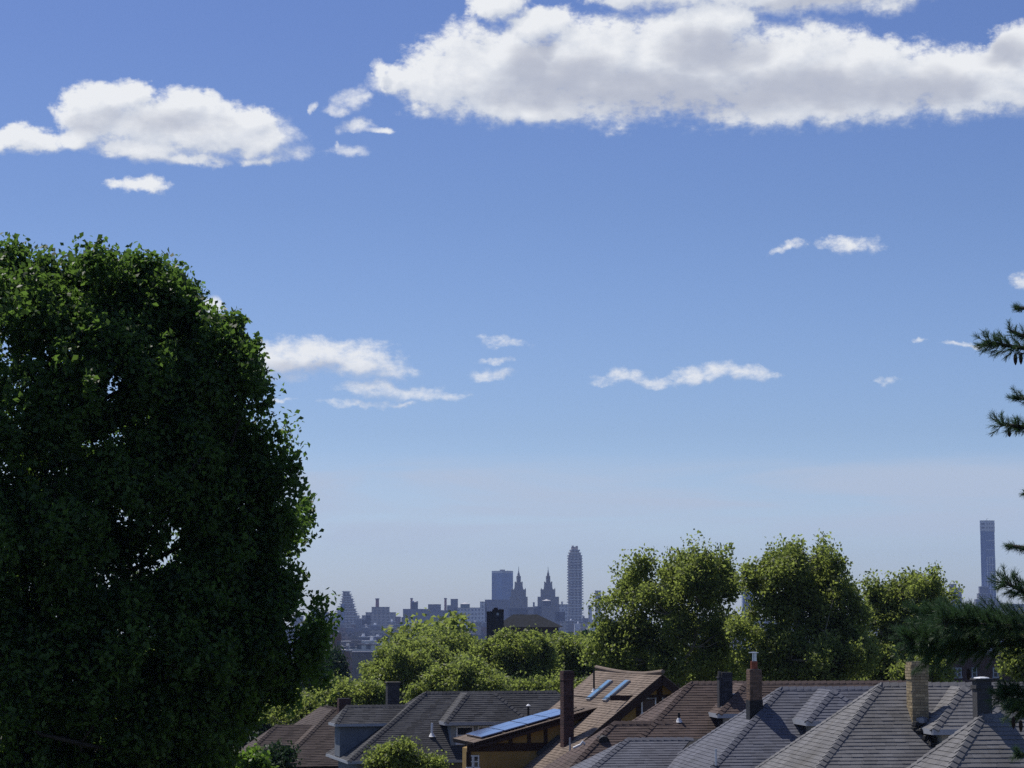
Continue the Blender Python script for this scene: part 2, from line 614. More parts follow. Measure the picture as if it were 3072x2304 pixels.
def chimney(parent, u0, u1, v0, v1, z0, z1, brick, mortar, bl=0.205, bh=0.068, j=0.011, cap=None, corbel=2, limit=300, rng=random,
            label=None, top_mat=None):
    """brick chimney: mortar core, every brick its own object"""
    mb = MB()
    e = 0.009
    mb.box(u0 + e, u1 - e, v0 + e, v1 - e, z0, z1 - 0.02)
    core = mb.build('chimney', mortar, parent)
    if label:
        core['label'] = label
    shared = {}
    rest = MB()
    count = 0
    ncs = int((z1 - z0) / (bh + j))
    bw = 0.095
    for k in reversed(range(ncs)):
        zz = z1 - (ncs - k) * (bh + j)
        out = 0.0
        if corbel and ncs - k <= corbel + 3 and ncs - k > 1:
            out = 0.02
        a0, a1, b0, b1 = u0 - out, u1 + out, v0 - out, v1 + out
        runs = []
        flip = k % 2
        for side in range(4):
            if side in (0, 2):
                s, t = (a0, a1) if flip else (a0 + bw, a1 - bw)
                fixed = b0 if side == 0 else b1 - bw
                horiz = True
            else:
                s, t = (b0 + bw + j * 0, b1 - bw) if flip else (b0, b1)
                fixed = a0 if side == 3 else a1 - bw
                horiz = False
            nb = max(1, round((t - s) / (bl + j)))
            st = (t - s) / nb
            off = 0.5 * st if (k // 2) % 2 else 0.0
            cuts = [s] + [s + off + i * st for i in range(nb + 1) if s + 0.03 < s + off + i * st < t - 0.03] + [t]
            for c0, c1 in zip(cuts[:-1], cuts[1:]):
                le = c1 - c0 - j
                if le < 0.03:
                    continue
                cx_, cy_ = ((c0 + c1) / 2, fixed + bw / 2) if horiz else (fixed + bw / 2, (c0 + c1) / 2)
                runs.append((horiz, round(le, 2), cx_, cy_))
        for horiz, le, cx_, cy_ in runs:
            key = (horiz, le)
            if key not in shared:
                m2 = MB()
                if horiz:
                    m2.box(-le / 2, le / 2, -bw / 2, bw / 2, -bh / 2, bh / 2)
                else:
                    m2.box(-bw / 2, bw / 2, -le / 2, le / 2, -bh / 2, bh / 2)
                me = bpy.data.meshes.new('brick')
                me.from_pydata(m2.v, [], m2.f)
                me.materials.append(brick)
                shared[key] = me
            me = shared[key]
            M = Matrix.Translation((cx_ + rng.uniform(-.002, .002), cy_ + rng.uniform(-.002, .002), zz + bh / 2)) @ \
                Matrix.Rotation(rng.uniform(-.012, .012), 4, 'Z')
            if count < limit:
                share('brick', me, core, M)
                count += 1
            else:
                rest.add([M @ v.co for v in me.vertices], [tuple(q.vertices) for q in me.polygons])
    if rest.v:
        tag(rest.build('bricks', brick, core), None, kind='stuff')
    mb = MB()
    if cap == 'slab':
        mb.box(u0 - 0.05, u1 + 0.05, v0 - 0.05, v1 + 0.05, z1, z1 + 0.05)
        mb.build('chimney_cap', top_mat or mortar, core)
    else:
        mb.box(u0 + 0.02, u1 - 0.02, v0 + 0.02, v1 - 0.02, z1 - 0.03, z1 + 0.012)
        mb.build('chimney_top', mortar, core)
    return core


# ------------------------------------------------------------------ materials used
MORTAR = surf('mortar', (0.16, 0.14, 0.12), (0.10, 0.09, 0.08), 8, 0.95)
MORTAR_DK = surf('mortar_dark', (0.05, 0.05, 0.055), (0.03, 0.03, 0.035), 8, 0.95)
BR_YEL = surf('brick_buff', (0.42, 0.335, 0.20), (0.30, 0.235, 0.145), 6, 0.9, objrand=0.30)
BR_BRN = surf('brick_brown', (0.20, 0.125, 0.085), (0.12, 0.08, 0.06), 7, 0.9, objrand=0.35)
BR_RED = surf('brick_dark_red', (0.10, 0.050, 0.042), (0.06, 0.036, 0.034), 7, 0.9, objrand=0.35)
BR_DK = surf('brick_soot', (0.065, 0.062, 0.07), (0.04, 0.04, 0.048), 7, 0.9, objrand=0.35)
STONE_DK = surf('parge_dark', (0.085, 0.082, 0.085), (0.05, 0.05, 0.055), 9, 0.95, bump=0.5)
R_GREY = surf('shingle_grey', (0.185, 0.182, 0.185), (0.13, 0.127, 0.13), 1.6, 0.92, island=0.13, stain=(0.105, 0.098, 0.088), stain_scale=0.5,
              bump=0.4, bump_scale=90)
R_SLATE = surf('shingle_slate', (0.135, 0.14, 0.17), (0.098, 0.102, 0.122), 1.6, 0.92, island=0.13, stain=(0.095, 0.095, 0.115),
               bump=0.4, bump_scale=90)
R_BROWN = surf('shingle_brown', (0.108, 0.078, 0.068), (0.075, 0.054, 0.048), 1.6, 0.92, island=0.16, stain=(0.065, 0.048, 0.04),
               bump=0.4, bump_scale=90)
R_TAN = surf('shingle_tan', (0.23, 0.18, 0.142), (0.165, 0.126, 0.10), 1.6, 0.92, island=0.14, stain=(0.14, 0.105, 0.08),
             bump=0.4, bump_scale=90)
R_DARK = surf('shingle_charcoal', (0.082, 0.082, 0.085), (0.055, 0.055, 0.06), 1.6, 0.92, island=0.25, bump=0.4, bump_scale=90)
R_BRN2 = surf('shingle_umber', (0.095, 0.074, 0.064), (0.065, 0.05, 0.045), 1.6, 0.92, island=0.22, bump=0.4, bump_scale=90)
UNDER = surf('roof_underlay', (0.05, 0.05, 0.05), None, 3, 0.95)
W_CREAM = surf('stucco_cream', (0.42, 0.40, 0.36), (0.33, 0.32, 0.29), 2, 0.9, bump=0.2)
W_BLUE = surf('siding_pale_blue', (0.20, 0.22, 0.25), (0.12, 0.135, 0.165), 1.2, 0.85, stretch=(1, 1, 0.3))
W_GREYW = surf('siding_pale_grey', (0.32, 0.34, 0.35), (0.22, 0.24, 0.26), 1.2, 0.85, stretch=(1, 1, 0.3))
W_YEL = surf('stucco_ochre', (0.34, 0.22, 0.08), (0.25, 0.165, 0.06), 1.5, 0.95, bump=0.3)
W_BRICKD = surf('wall_dark', (0.05, 0.045, 0.05), None, 3, 0.9)
TIMBER = surf('timber_dark', (0.035, 0.018, 0.014), None, 6, 0.7)
WHITE = surf('paint_white', (0.75, 0.77, 0.8), (0.6, 0.62, 0.66), 3, 0.5)
FASCIA = surf('fascia_grey', (0.38, 0.40, 0.44), (0.3, 0.32, 0.36), 3, 0.6)
METAL = surf('galvanised', (0.6, 0.63, 0.66), (0.4, 0.42, 0.45), 5, 0.3, metallic=0.8)
PIPE = surf('pipe_black', (0.02, 0.02, 0.02), None, 5, 0.5)
CLAY = surf('clay_pot', (0.30, 0.09, 0.05), (0.22, 0.07, 0.04), 6, 0.8)
FLASH = surf('flashing', (0.30, 0.32, 0.35), (0.2, 0.2, 0.22), 5, 0.5, metallic=0.4)
FLASHW = surf('flashing_bright', (0.8, 0.8, 0.8), (0.65, 0.65, 0.65), 5, 0.5)
TAR = surf('tar_patch', (0.02, 0.02, 0.022), None, 5, 0.6)
BARK = surf('bark', (0.05, 0.04, 0.033), (0.028, 0.023, 0.02), 9, 0.95, stretch=(1, 1, 0.25))
BARK_P = surf('bark_pale', (0.26, 0.24, 0.20), (0.12, 0.11, 0.09), 5, 0.95, stretch=(1, 1, 0.4))
GRASS = surf('grass_ground', (0.045, 0.07, 0.025), (0.06, 0.055, 0.035), 0.3, 1.0)

mm, N_, out_ = new_mat('window_glass')
_b = N_.n('ShaderNodeBsdfPrincipled', ins={'Base Color': (0.03, 0.035, 0.045, 1), 'Roughness': 0.06, 'Specular IOR Level': 0.8})
mm.node_tree.links.new(_b.outputs[0], out_.inputs[0])
GLASS = mm
mm, N_, out_ = new_mat('skylight_glass')
_b = N_.n('ShaderNodeBsdfPrincipled', ins={'Base Color': (0.16, 0.30, 0.40, 1), 'Roughness': 0.09, 'Specular IOR Level': 1.0, 'Coat Weight': 0.6})
mm.node_tree.links.new(_b.outputs[0], out_.inputs[0])
SKYL = mm
mm, N_, out_ = new_mat('solar_cells')
_b = N_.n('ShaderNodeBsdfPrincipled', ins={'Base Color': (0.10, 0.15, 0.32, 1), 'Roughness': 0.2, 'Specular IOR Level': 1.0, 'Coat Weight': 1.0, 'Coat Roughness': 0.08})
mm.node_tree.links.new(_b.outputs[0], out_.inputs[0])
SOLAR = mm

L_OAK = leaf_mat('leaf_dark_maple', (0.018, 0.040, 0.012), (0.085, 0.145, 0.034), (0.20, 0.36, 0.06), 0.42, 0.5, 0.25)
L_PLANE = leaf_mat('leaf_plane', (0.065, 0.085, 0.026), (0.175, 0.205, 0.065), (0.42, 0.52, 0.11), 0.5)
L_LIME = leaf_mat('leaf_lime', (0.06, 0.11, 0.02), (0.14, 0.23, 0.04), (0.24, 0.42, 0.05), 0.4)
L_BLUE = leaf_mat('leaf_far_dark', (0.02, 0.045, 0.02), (0.045, 0.08, 0.03), (0.05, 0.11, 0.03), 0.25)
L_PINE = leaf_mat('pine_needle', (0.035, 0.07, 0.035), (0.09, 0.15, 0.07), (0.08, 0.16, 0.05), 0.25)

# ------------------------------------------------------------------ ground
rng = random.Random(7)
nr = np.random.default_rng(11)


def ground_z(x, y):
    r = math.hypot(x, y)
    if r < 150:
        z = 0.0
    elif r < 420:
        t = (r - 150) / 270
        t = t * t * (3 - 2 * t)
        z = -30 * t
    else:
        z = -30 - 14 * min(1, (r - 420) / 2500)
    return z


mb = MB()
rs = [0, 15, 30, 60, 100, 150, 200, 260, 330, 400, 500, 600, 700, 900, 1200, 1600, 2200, 3000, 4000, 5200, 6800]
SEG = 72
mb.v.append((0, 0, 0))
for r in rs[1:]:
    for j in range(SEG):
        t = 2 * math.pi * j / SEG
        x, y = r * math.cos(t), r * math.sin(t)
        mb.v.append((x, y, ground_z(x, y)))
for j in range(SEG):
    mb.f.append((0, 1 + j, 1 + (j + 1) % SEG))
for i in range(len(rs) - 2):
    for j in range(SEG):
        a, b = 1 + i * SEG, 1 + (i + 1) * SEG
        mb.f.append((a + j, b + j, b + (j + 1) % SEG, a + (j + 1) % SEG))
tag(mb.build('ground', GRASS, smooth=True), 'green ground falling away from the houses to the distant city', kind='structure')


# ------------------------------------------------------------------ houses
class House:
    """local axes: u along the ridge, v away from the street row, z up; origin on the ground under the left ridge end"""

    def __init__(self, name, label, apex, D, rot, s, cat='house'):
        A = at(apex[0], apex[1], D)
        self.A = A
        self.H = A.z                      # ridge height over the ground
        self.a = math.radians(rot)
        self.s = s
        self.root = tag(empty(name, (A.x, A.y, 0), self.a), label, cat, 'houses in a row')
        self.U = Vector((math.cos(self.a), math.sin(self.a), 0))
        self.V = Vector((-math.sin(self.a), math.cos(self.a), 0))
        self.rng = random.Random(int(apex[0]))

    def loc(self, P):
        d = P - Vector((self.A.x, self.A.y, 0))
        return Vector((d.dot(self.U), d.dot(self.V), d.z))

    def hit(self, px, py, plane):
        """house point on a plane along the sight line of photograph pixel (px, py)"""
        O = self.loc(Vector((0, 0, CAMZ)))
        T = self.loc(at(px, py, 100))
        d = T - O
        n, e = plane
        t = (e - n.dot(O)) / n.dot(d)
        return O + d * t

    def pl(self, nx, ny, nz, u, v, z):
        return PL(nx, ny, nz, u, v, self.H + z)

    def front(self, v=0, z=0, s=None):
        s = s or self.s
        return self.pl(0, -s, 1, 0, v, z)

    def rear(self, v=0, z=0, s=None):
        s = s or self.s
        return self.pl(0, s, 1, 0, v, z)

    def left(self, u=0, z=0, s=None):
        s = s or self.s
        return self.pl(-s, 0, 1, u, 0, z)

    def right(self, u=0, z=0, s=None):
        s = s or self.s
        return self.pl(s, 0, 1, u, 0, z)

    def roof(self, planes, eave, mat, detail=(0, 1), expo=0.14, tab=0.32, extra=None, name='roof', th=0.019, bottom=None, fascia=None):
        """planes: sloping planes; eave: drop of the eave below the ridge; returns faces"""
        pls = list(planes) + [self.pl(0, 0, -1, 0, 0, -eave)]
        fc = body_faces(pls)
        r = body_mesh(name, fc, UNDER, self.root)
        for i, p in enumerate(fc[:-1]):
            if not p or abs(pls[i][0].z) < 0.05:
                continue
            ex = (extra or {}).get(i, ())
            if i in detail:
                shingle(p, pls[i][0], mat, r, expo, tab, th, self.rng, extra=ex)
            else:
                shingle(p, pls[i][0], mat, r, expo * 2, 50.0, th, self.rng, extra=ex)
        if fascia:
            p = fc[-1]
            if p:
                mb = MB()
                for i in range(len(p)):
                    a, b = p[i], p[(i + 1) % len(p)]
                    d = (b - a).normalized()
                    o = Vector((0, 0, 1)).cross(d)
                    c = sum(p, Vector()) / len(p)
                    if o.dot(a - c) < 0:
                        o = -o
                    q = [a - d * .04, b + d * .04, b + d * .04 + o * .05, a - d * .04 + o * .05]
                    mb.add(q + [x + Vector((0, 0, -0.13)) for x in q], [(0, 1, 2, 3), (4, 7, 6, 5), (0, 4, 5, 1), (1, 5, 6, 2), (2, 6, 7, 3), (3, 7, 4, 0)])
                mb.build('gutter', fascia, r)
        return r, fc, pls

    def edge(self, roof, pls, i, j, A, B, mat, stuff=False, width=0.15, expo=0.2):
        caps(A, B, pls[i][0], pls[j][0], mat, roof, width, expo, self.rng, stuff=stuff)

    def walls(self, u0, u1, v0, v1, ztop, mat, name='wall', zbot=None):
        mb = MB()
        mb.box(u0, u1, v0, v1, 0 if zbot is None else self.H + zbot, self.H + ztop)
        return mb.build(name, mat, self.root)


def hip_roof(h, L, w, mat, expo=0.14, tab=0.32, capstuff=False, wallmat=None, left_extra=None, fascia=None):
    s = h.s
    pls = [h.front(), h.left(), h.rear(), h.right(L)]
    r, fc, P = h.roof(pls, w * s, mat, (0, 1), expo, tab, fascia=fascia)
    H = h.H
    # hips and ridge
    h.edge(r, P, 0, 1, (-w, -w, H - w * s), (0, 0, H), mat, capstuff)
    h.edge(r, P, 2, 1, (-w, w, H - w * s), (0, 0, H), mat, True)
    h.edge(r, P, 0, 2, (L, 0, H), (0, 0, H), mat, capstuff, 0.15, 0.24)
    h.edge(r, P, 0, 3, (L + w, -w, H - w * s), (L, 0, H), mat, True)
    if wallmat:
        h.walls(-w + .45, L + w - .45, -w + .45, w - .45, -w * s - .02, wallmat)
    return r, fc, P


def vent(h, P, height, r=0.045, mat=None, flash=None, cap=False, name='vent_pipe'):
    mb = MB()
    mb.tube([P - Vector((0, 0, .15)), P + Vector((0, 0, height))], [r, r], 8)
    o = mb.build(name, mat or PIPE, h.root)
    if flash:
        m2 = MB()
        m2.lathe(P - Vector((0, 0, .05)), [(r * 3.2, 0), (r * 2.4, .05), (r * 1.3, .16)], 10)
        m2.build('flashing', flash, o)
    if cap:
        m2 = MB()
        m2.lathe(P + Vector((0, 0, height)), [(r * 2.2, 0), (r * 2.4, .03), (r * 0.5, .11)], 10)
        m2.build('vent_cap', WHITE if cap == 'white' else METAL, o)
    return o


def hip_dormer(h, uc, vf, hw, zr, back, mat, wallmat, eave_len=None, expo=0.14, sd=None, capstuff=False, Lr=0.0, window=True, fascia=FASCIA):
    """hipped dormer on the front slope: apex at (uc, vf), half width hw, optional ridge length Lr along u"""
    s = sd or h.s
    pls = [h.front(vf, zr, s), h.left(uc, zr, s), h.right(uc + Lr, zr, s), h.pl(0, 1, 0, 0, back, 0)] + ([h.pl(0, 0, 1, 0, 0, zr)] if Lr > .1 else [])
    extra = {0: (), 1: ((-h.front()[0], -h.front()[1]),), 2: ((-h.front()[0], -h.front()[1]),)}
    nf, df = h.front()
    extra = {1: ((-nf, -df),), 2: ((-nf, -df),)}
    fc = body_faces(pls + [h.pl(0, 0, -1, 0, 0, zr - hw * s)])
    r = body_mesh('dormer_roof', fc, UNDER, h.root)
    P = pls
    for i in (0, 1, 2):
        if fc[i]:
            shingle(fc[i], P[i][0], mat, r, expo, 0.32, 0.019, h.rng, extra=extra.get(i, ()))
    H = h.H + zr
    e = hw
    h.edge(r, P, 0, 1, (uc - e, vf - e, H - e * s), (uc, vf, H), mat, capstuff)
    h.edge(r, P, 0, 2, (uc + Lr + e, vf - e, H - e * s), (uc + Lr, vf, H), mat, capstuff)
    if Lr > 0.1:
        h.edge(r, P, 0, 3, (uc + Lr, vf, H), (uc, vf, H), mat, True)
    # eave board, cheeks and front wall
    zb = H - e * s
    mb = MB()
    mb.box(uc - e - .03, uc + Lr + e + .03, vf - e - .03, vf - e + .03, zb - .14, zb + .01)
    mb.box(uc - e - .03, uc - e + .03, vf - e + .03, back - .1, zb - .14, zb + .01)
    mb.box(uc + Lr + e - .03, uc + Lr + e + .03, vf - e + .03, back - .1, zb - .14, zb + .01)
    mb.build('fascia', fascia, r)
    ins = 0.32
    mb = MB()
    mb.box(uc - e + ins, uc + Lr + e - ins, vf - e + ins, back - 0.2, zb - 2.2, zb - .02)
    wl = mb.build('dormer_wall', wallmat, h.root)
    if window:
        n = max(1, int((2 * e + Lr - 2 * ins) / 0.95))
        span = 2 * e + Lr - 2 * ins - 0.3
        for i in range(n):
            c = uc - e + ins + 0.15 + (i + .5) * span / n
            ww = min(0.42, span / n / 2 - .06)
            window_obj(h, wl, c, vf - e + ins, zb - .62, ww, .42)
    return r, wl


def window_obj(h, parent, u, v, z, hw, hh, frame=None, muntin=True):
    """sash window facing the camera side: white frame with a pane set back and a meeting rail"""
    f = frame or WHITE
    mb = MB()
    t = 0.06
    mb.box(u - hw, u - hw + t, v - .05, v + .02, z - hh, z + hh)
    mb.box(u + hw - t, u + hw, v - .05, v + .02, z - hh, z + hh)
    mb.box(u - hw + t, u + hw - t, v - .05, v + .02, z + hh - t, z + hh)
    mb.box(u - hw - .03, u + hw + .03, v - .08, v + .02, z - hh - .02, z - hh + t)
    if muntin:
        mb.box(u - hw + t, u + hw - t, v - .04, v + .015, z - .025, z + .025)
    w = mb.build('window', f, parent if parent.parent is None or True else parent)
    mb = MB()
    mb.box(u - hw + t, u + hw - t, v - .02, v - .005, z - hh + t, z + hh - t)
    p = mb.build('pane', GLASS, parent)
    return w


# ---- H6: nearest roof, bottom right
def build_h6():
    h = House('house', 'grey shingled hip roof house nearest the camera with a dark parged chimney', (2945, 2146), 52, 7, 0.96)
    r, fc, P = hip_roof(h, 9.0, 3.9, R_GREY, wallmat=W_CREAM)
    # chimney on the left slope by the ridge end
    p = h.hit(2948, 2163, P[0])
    u0 = p.x - .02
    mb = MB()
    z1 = h.H + .86
    c0, c1, d0, d1 = u0 - .06, u0 + .30, p.y + .12, p.y + .46
    mb.box(c0, c1, d0, d1, h.H - 1.0, z1 - .24)
    mb.box(c0 - .03, c1 + .03, d0 - .03, d1 + .03, z1 - .24, z1 - .16)
    mb.box(c0, c1, d0, d1, z1 - .16, z1 - .04)
    ch = mb.build('chimney', STONE_DK, h.root)
    ch['label'] = 'dark parged chimney with a white topped cap'
    mb = MB()
    mb.box(c0 - .045, c1 + .045, d0 - .045, d1 + .045, z1 - .04, z1 + .0)
    mb.build('chimney_cap', STONE_DK, ch)
    mb = MB()
    mb.lathe(((c0 + c1) / 2, (d0 + d1) / 2, z1), [(.19, 0), (.17, .02), (.05, .035)], 9)
    mb.build('cap_crown', WHITE, ch)
    mb = MB()
    mb.box(c0 - .06, c1 + .1, d0 - .07, d0 - .02, h.hit(2948, 2163, P[0]).z - .25, h.hit(2948, 2163, P[0]).z + .02)
    mb.build('chimney_flashing', FLASH, ch)
    return h


# ---- H5: big grey roof with the buff brick chimney
def build_h5():
    h = House('house', 'large weathered grey hip roof house with a tall buff brick chimney', (2642, 2052), 62, 7, 0.86)
    r, fc, P = hip_roof(h, 9.5, 4.0, R_GREY, wallmat=W_CREAM)
    nf = P[0]
    # dormer, its apex level with the ridge
    ap = h.hit(2890, 2056, h.pl(0, 1, 0, 0, -1.15, 0))
    hip_dormer(h, ap.x, -1.15, 1.28, -0.06, -0.05, R_GREY, W_CREAM, window=True)
    # buff chimney standing on the front slope
    b = h.hit(2752, 2172, nf)
    t = h.hit(2752, 1986, h.pl(0, 1, 0, 0, b.y, 0))
    w = .47
    chimney(h.root, b.x - w / 2 + .1, b.x + w / 2 + .1, b.y, b.y + .52, b.z - .9, t.z, BR_YEL, MORTAR, label='tall buff brick chimney', corbel=3, limit=300, rng=h.rng)
    # tar and flashing at its foot
    mb = MB()
    q = h.hit(2765, 2150, h.pl(0, 1, 0, 0, b.y - .03, 0))
    mb.lathe((q.x, b.y - .06, q.z - .1), [(.04, -.12), (.17, -.06), (.16, .06), (.03, .1)], 8)
    o = mb.build('flashing', FLASH, h.root)
    mb = MB()
    for i in range(16):
        q = h.hit(2742 + i * 3.4, 2172 + i * 4.2, nf)
        q = q + Vector((h.rng.uniform(-.08, .08), h.rng.uniform(-.1, .1), 0.02))
        mb.lathe(q, [(h.rng.uniform(.08, .16), -.06), (h.rng.uniform(.05, .14), .04), (.02, .06)], 6)
    tag(mb.build('tar_patch', TAR, h.root), None)
    return h


# ---- H4: slate blue roof with the brown brick chimney and steel flue
def build_h4():
    h = House('house', 'blue grey hip roof house with a brown brick chimney carrying a steel flue', (2343, 2064), 72, 7, 0.8)
    r, fc, P = hip_roof(h, 9.0, 4.4, R_SLATE, wallmat=W_CREAM)
    # lower wing: its ridge dies into the left slope
    j = h.hit(2074, 2216, P[1])
    k = h.hit(1882, 2217, h.pl(0, 1, 0, 0, j.y, 0))
    zr = j.z - h.H
    sw = 0.62
    pls = [h.front(j.y, zr, sw), h.left(k.x, zr, sw), h.rear(j.y, zr, sw), h.pl(1, 0, 0, j.x + .9, 0, 0)]
    nl, dl = P[1]
    ex = {0: ((-nl, -dl),), 2: ((-nl, -dl),)}
    eave = -zr + 1.55
    r2, f2, P2 = h.roof(pls, eave, R_SLATE, (0, 1), extra=ex, name='wing_roof', fascia=FASCIA)
    H = h.H
    w2 = (eave + zr) / sw
    h.edge(r2, P2, 0, 1, (k.x - w2, j.y - w2, H - eave), (k.x, j.y, H + zr), R_SLATE)
    h.edge(r2, P2, 0, 2, (k.x, j.y, H + zr), (j.x, j.y, H + zr), R_SLATE, False, 0.15, 0.24)
    h.walls(k.x - w2 + .4, j.x + .5, j.y - w2 + .4, j.y + w2 - .4, -eave - .02, W_YEL, name='wing_wall')
    # dormer
    ap = h.hit(2500, 2070, h.pl(0, 1, 0, 0, -1.9, 0))
    hip_dormer(h, ap.x, -1.9, 1.15, -0.03, -0.05, R_SLATE, W_CREAM)
    # chimney astride the hip
    b = h.hit(2262, 2136, P[0])
    vy = b.y + .05
    t = h.hit(2262, 2009, h.pl(0, 1, 0, 0, vy, 0))
    x0 = h.hit(2250, 2100, h.pl(0, 1, 0, 0, vy, 0)).x
    x1 = h.hit(2287, 2100, h.pl(0, 1, 0, 0, vy, 0)).x
    ch = chimney(h.root, x0, x1, vy, vy + .5, b.z - .9, t.z, BR_BRN, MORTAR, label='brown brick chimney with clay pot and steel flue', corbel=0, rng=h.rng)
    zf = h.hit(2262, 2101, h.pl(0, 1, 0, 0, vy, 0)).z
    mb = MB()
    mb.box(x0 - .015, x1 + .015, vy - .015, vy + .515, b.z - .9, zf)
    mb.build('chimney_base_flashing', TAR, ch)
    cx_, cy_ = (x0 + x1) / 2, vy + .25
    mb = MB()
    mb.lathe((cx_, cy_, t.z), [(.12, -.05), (.115, .27)], 10)
    mb.build('chimney_pot', CLAY, ch)
    mb = MB()
    mb.lathe((cx_ + .02, cy_, t.z + .27), [(.075, 0), (.07, .25)], 10)
    mb.build('flue', METAL, ch)
    mb = MB()
    mb.lathe((cx_ - .01, cy_, t.z + .52), [(.06, 0), (.165, .01), (.165, .03), (.03, .045)], 12)
    mb.build('flue_cap', METAL, ch)
    # white plumbing pipe standing in front of the slope
    q = h.hit(2148, 2300, P[0])
    vent(h, q + Vector((0, 0, -.2)), .75, .035, WHITE)
    return h


# ---- H3: brown roof
def build_h3():
    h = House('house', 'reddish brown hip roof house with a low left wing and a black chimney', (2075, 2047), 82, 7, 0.8)
    r, fc, P = hip_roof(h, 9.0, 4.4, R_BROWN, wallmat=W_CREAM)
    nl, dl = P[1]
    # wing whose front slope runs on from the main front slope
    pw = (P[0][0], P[0][1] - 0.012)
    j = h.hit(1985, 2166, P[0])
    zr = j.z - h.H
    k = h.hit(1842, 2163, h.pl(0, 1, 0, 0, j.y, 0))
    pls = [pw, h.left(k.x, zr), h.rear(j.y, zr, .7), h.pl(1, 0, 0, 0.6, 0, 0)]
    ex = {0: ((-nl, -dl),), 2: ((-nl, -dl),)}
    eave = 4.4 * .8
    r2, f2, P2 = h.roof(pls, eave, R_BROWN, (0, 1), extra=ex, name='wing_roof')
    w2 = (eave + zr) / h.s
    H = h.H
    h.edge(r2, P2, 0, 1, (k.x - w2, j.y - w2, H - eave), (k.x, j.y, H + zr), R_BROWN)
    h.edge(r2, P2, 0, 2, (k.x, j.y, H + zr), (j.x + .35, j.y, H + zr), R_BROWN, False, .17, .24)
    h.walls(k.x - w2 + .4, .3, j.y - w2 + .5, j.y + 2.0, -eave - .02, W_CREAM, name='wing_wall')
    # dormer
    ap = h.hit(2236, 2052, h.pl(0, 1, 0, 0, -1.7, 0))
    hip_dormer(h, ap.x, -1.7, 1.28, -0.03, -0.05, R_BROWN, W_CREAM)
    # black chimney in two widths, beside a clay stub
    b = h.hit(2180, 2115, h.pl(0, 1, 0, 0, -2.2, 0))
    x0 = h.hit(2166, 2060, h.pl(0, 1, 0, 0, -2.2, 0)).x
    x1 = h.hit(2198, 2060, h.pl(0, 1, 0, 0, -2.2, 0)).x
    t = h.hit(2180, 2018, h.pl(0, 1, 0, 0, -2.2, 0))
    ch = chimney(h.root, x0, x1, -2.2, -1.75, b.z - .8, t.z, BR_DK, MORTAR_DK, corbel=0, limit=300, label='tall sooty black chimney', rng=h.rng)
    mb = MB()
    e0 = h.hit(2158, 2034, h.pl(0, 1, 0, 0, -2.2, 0))
    mb.box(e0.x, x0 - .005, -2.18, -1.8, b.z - .8, e0.z)
    mb.box(e0.x - .03, x0 - .006, -2.21, -1.77, e0.z, e0.z + .04)
    mb.build('chimney_shoulder', BR_DK, ch)
    mb = MB()
    mb.lathe(((e0.x + x0) / 2, -2.0, e0.z + .04), [(.07, 0), (.06, .2)], 8)
    mb.build('chimney_pot', MORTAR, ch)
    mb = MB()
    mb.box(x0 - .05, x1 + .08, -2.28, -2.215, b.z - .12, b.z - .05)
    mb.build('flashing', FLASHW, ch)
    mb = MB()
    g = h.hit(2206, 2083, h.pl(0, 1, 0, 0, -2.0, 0))
    mb.box(g.x - .1, g.x + .12, -2.0, -1.8, g.z - .8, g.z - .02)
    mb.box(g.x - .12, g.x + .14, -2.02, -1.78, g.z - .02, g.z + .03)
    mb.build('chimney_step', FLASHW, ch)
    # vent with bright foot on the front slope
    q = h.hit(2037, 2163, P[0])
    vent(h, q, .3, .045, PIPE, FLASHW)
    # round dark duct hood and elbow pipe on the lower left slope
    q = h.hit(1812, 2226, P2[0])
    mb = MB()
    mb.tube([q + Vector((0, -.05, 0)), q + Vector((0, .45, .05))], [.2, .22], 14)
    mb.build('duct_hood', TAR, h.root)
    q = h.hit(1745, 2242, P2[1])
    mb = MB()
    mb.tube([q + Vector((-.32, -.1, -.02)), q + Vector((-.05, -.1, .1)), q + Vector((.02, -.1, .2)), q + Vector((.1, -.1, .12))],
            [.045, .045, .05, .05], 8)
    mb.build('vent_elbow', WHITE, h.root)
    q = h.hit(1710, 2235, P2[1])
    vent(h, q - Vector((0, 0, .35)), .62, .035, FASCIA)
    return h


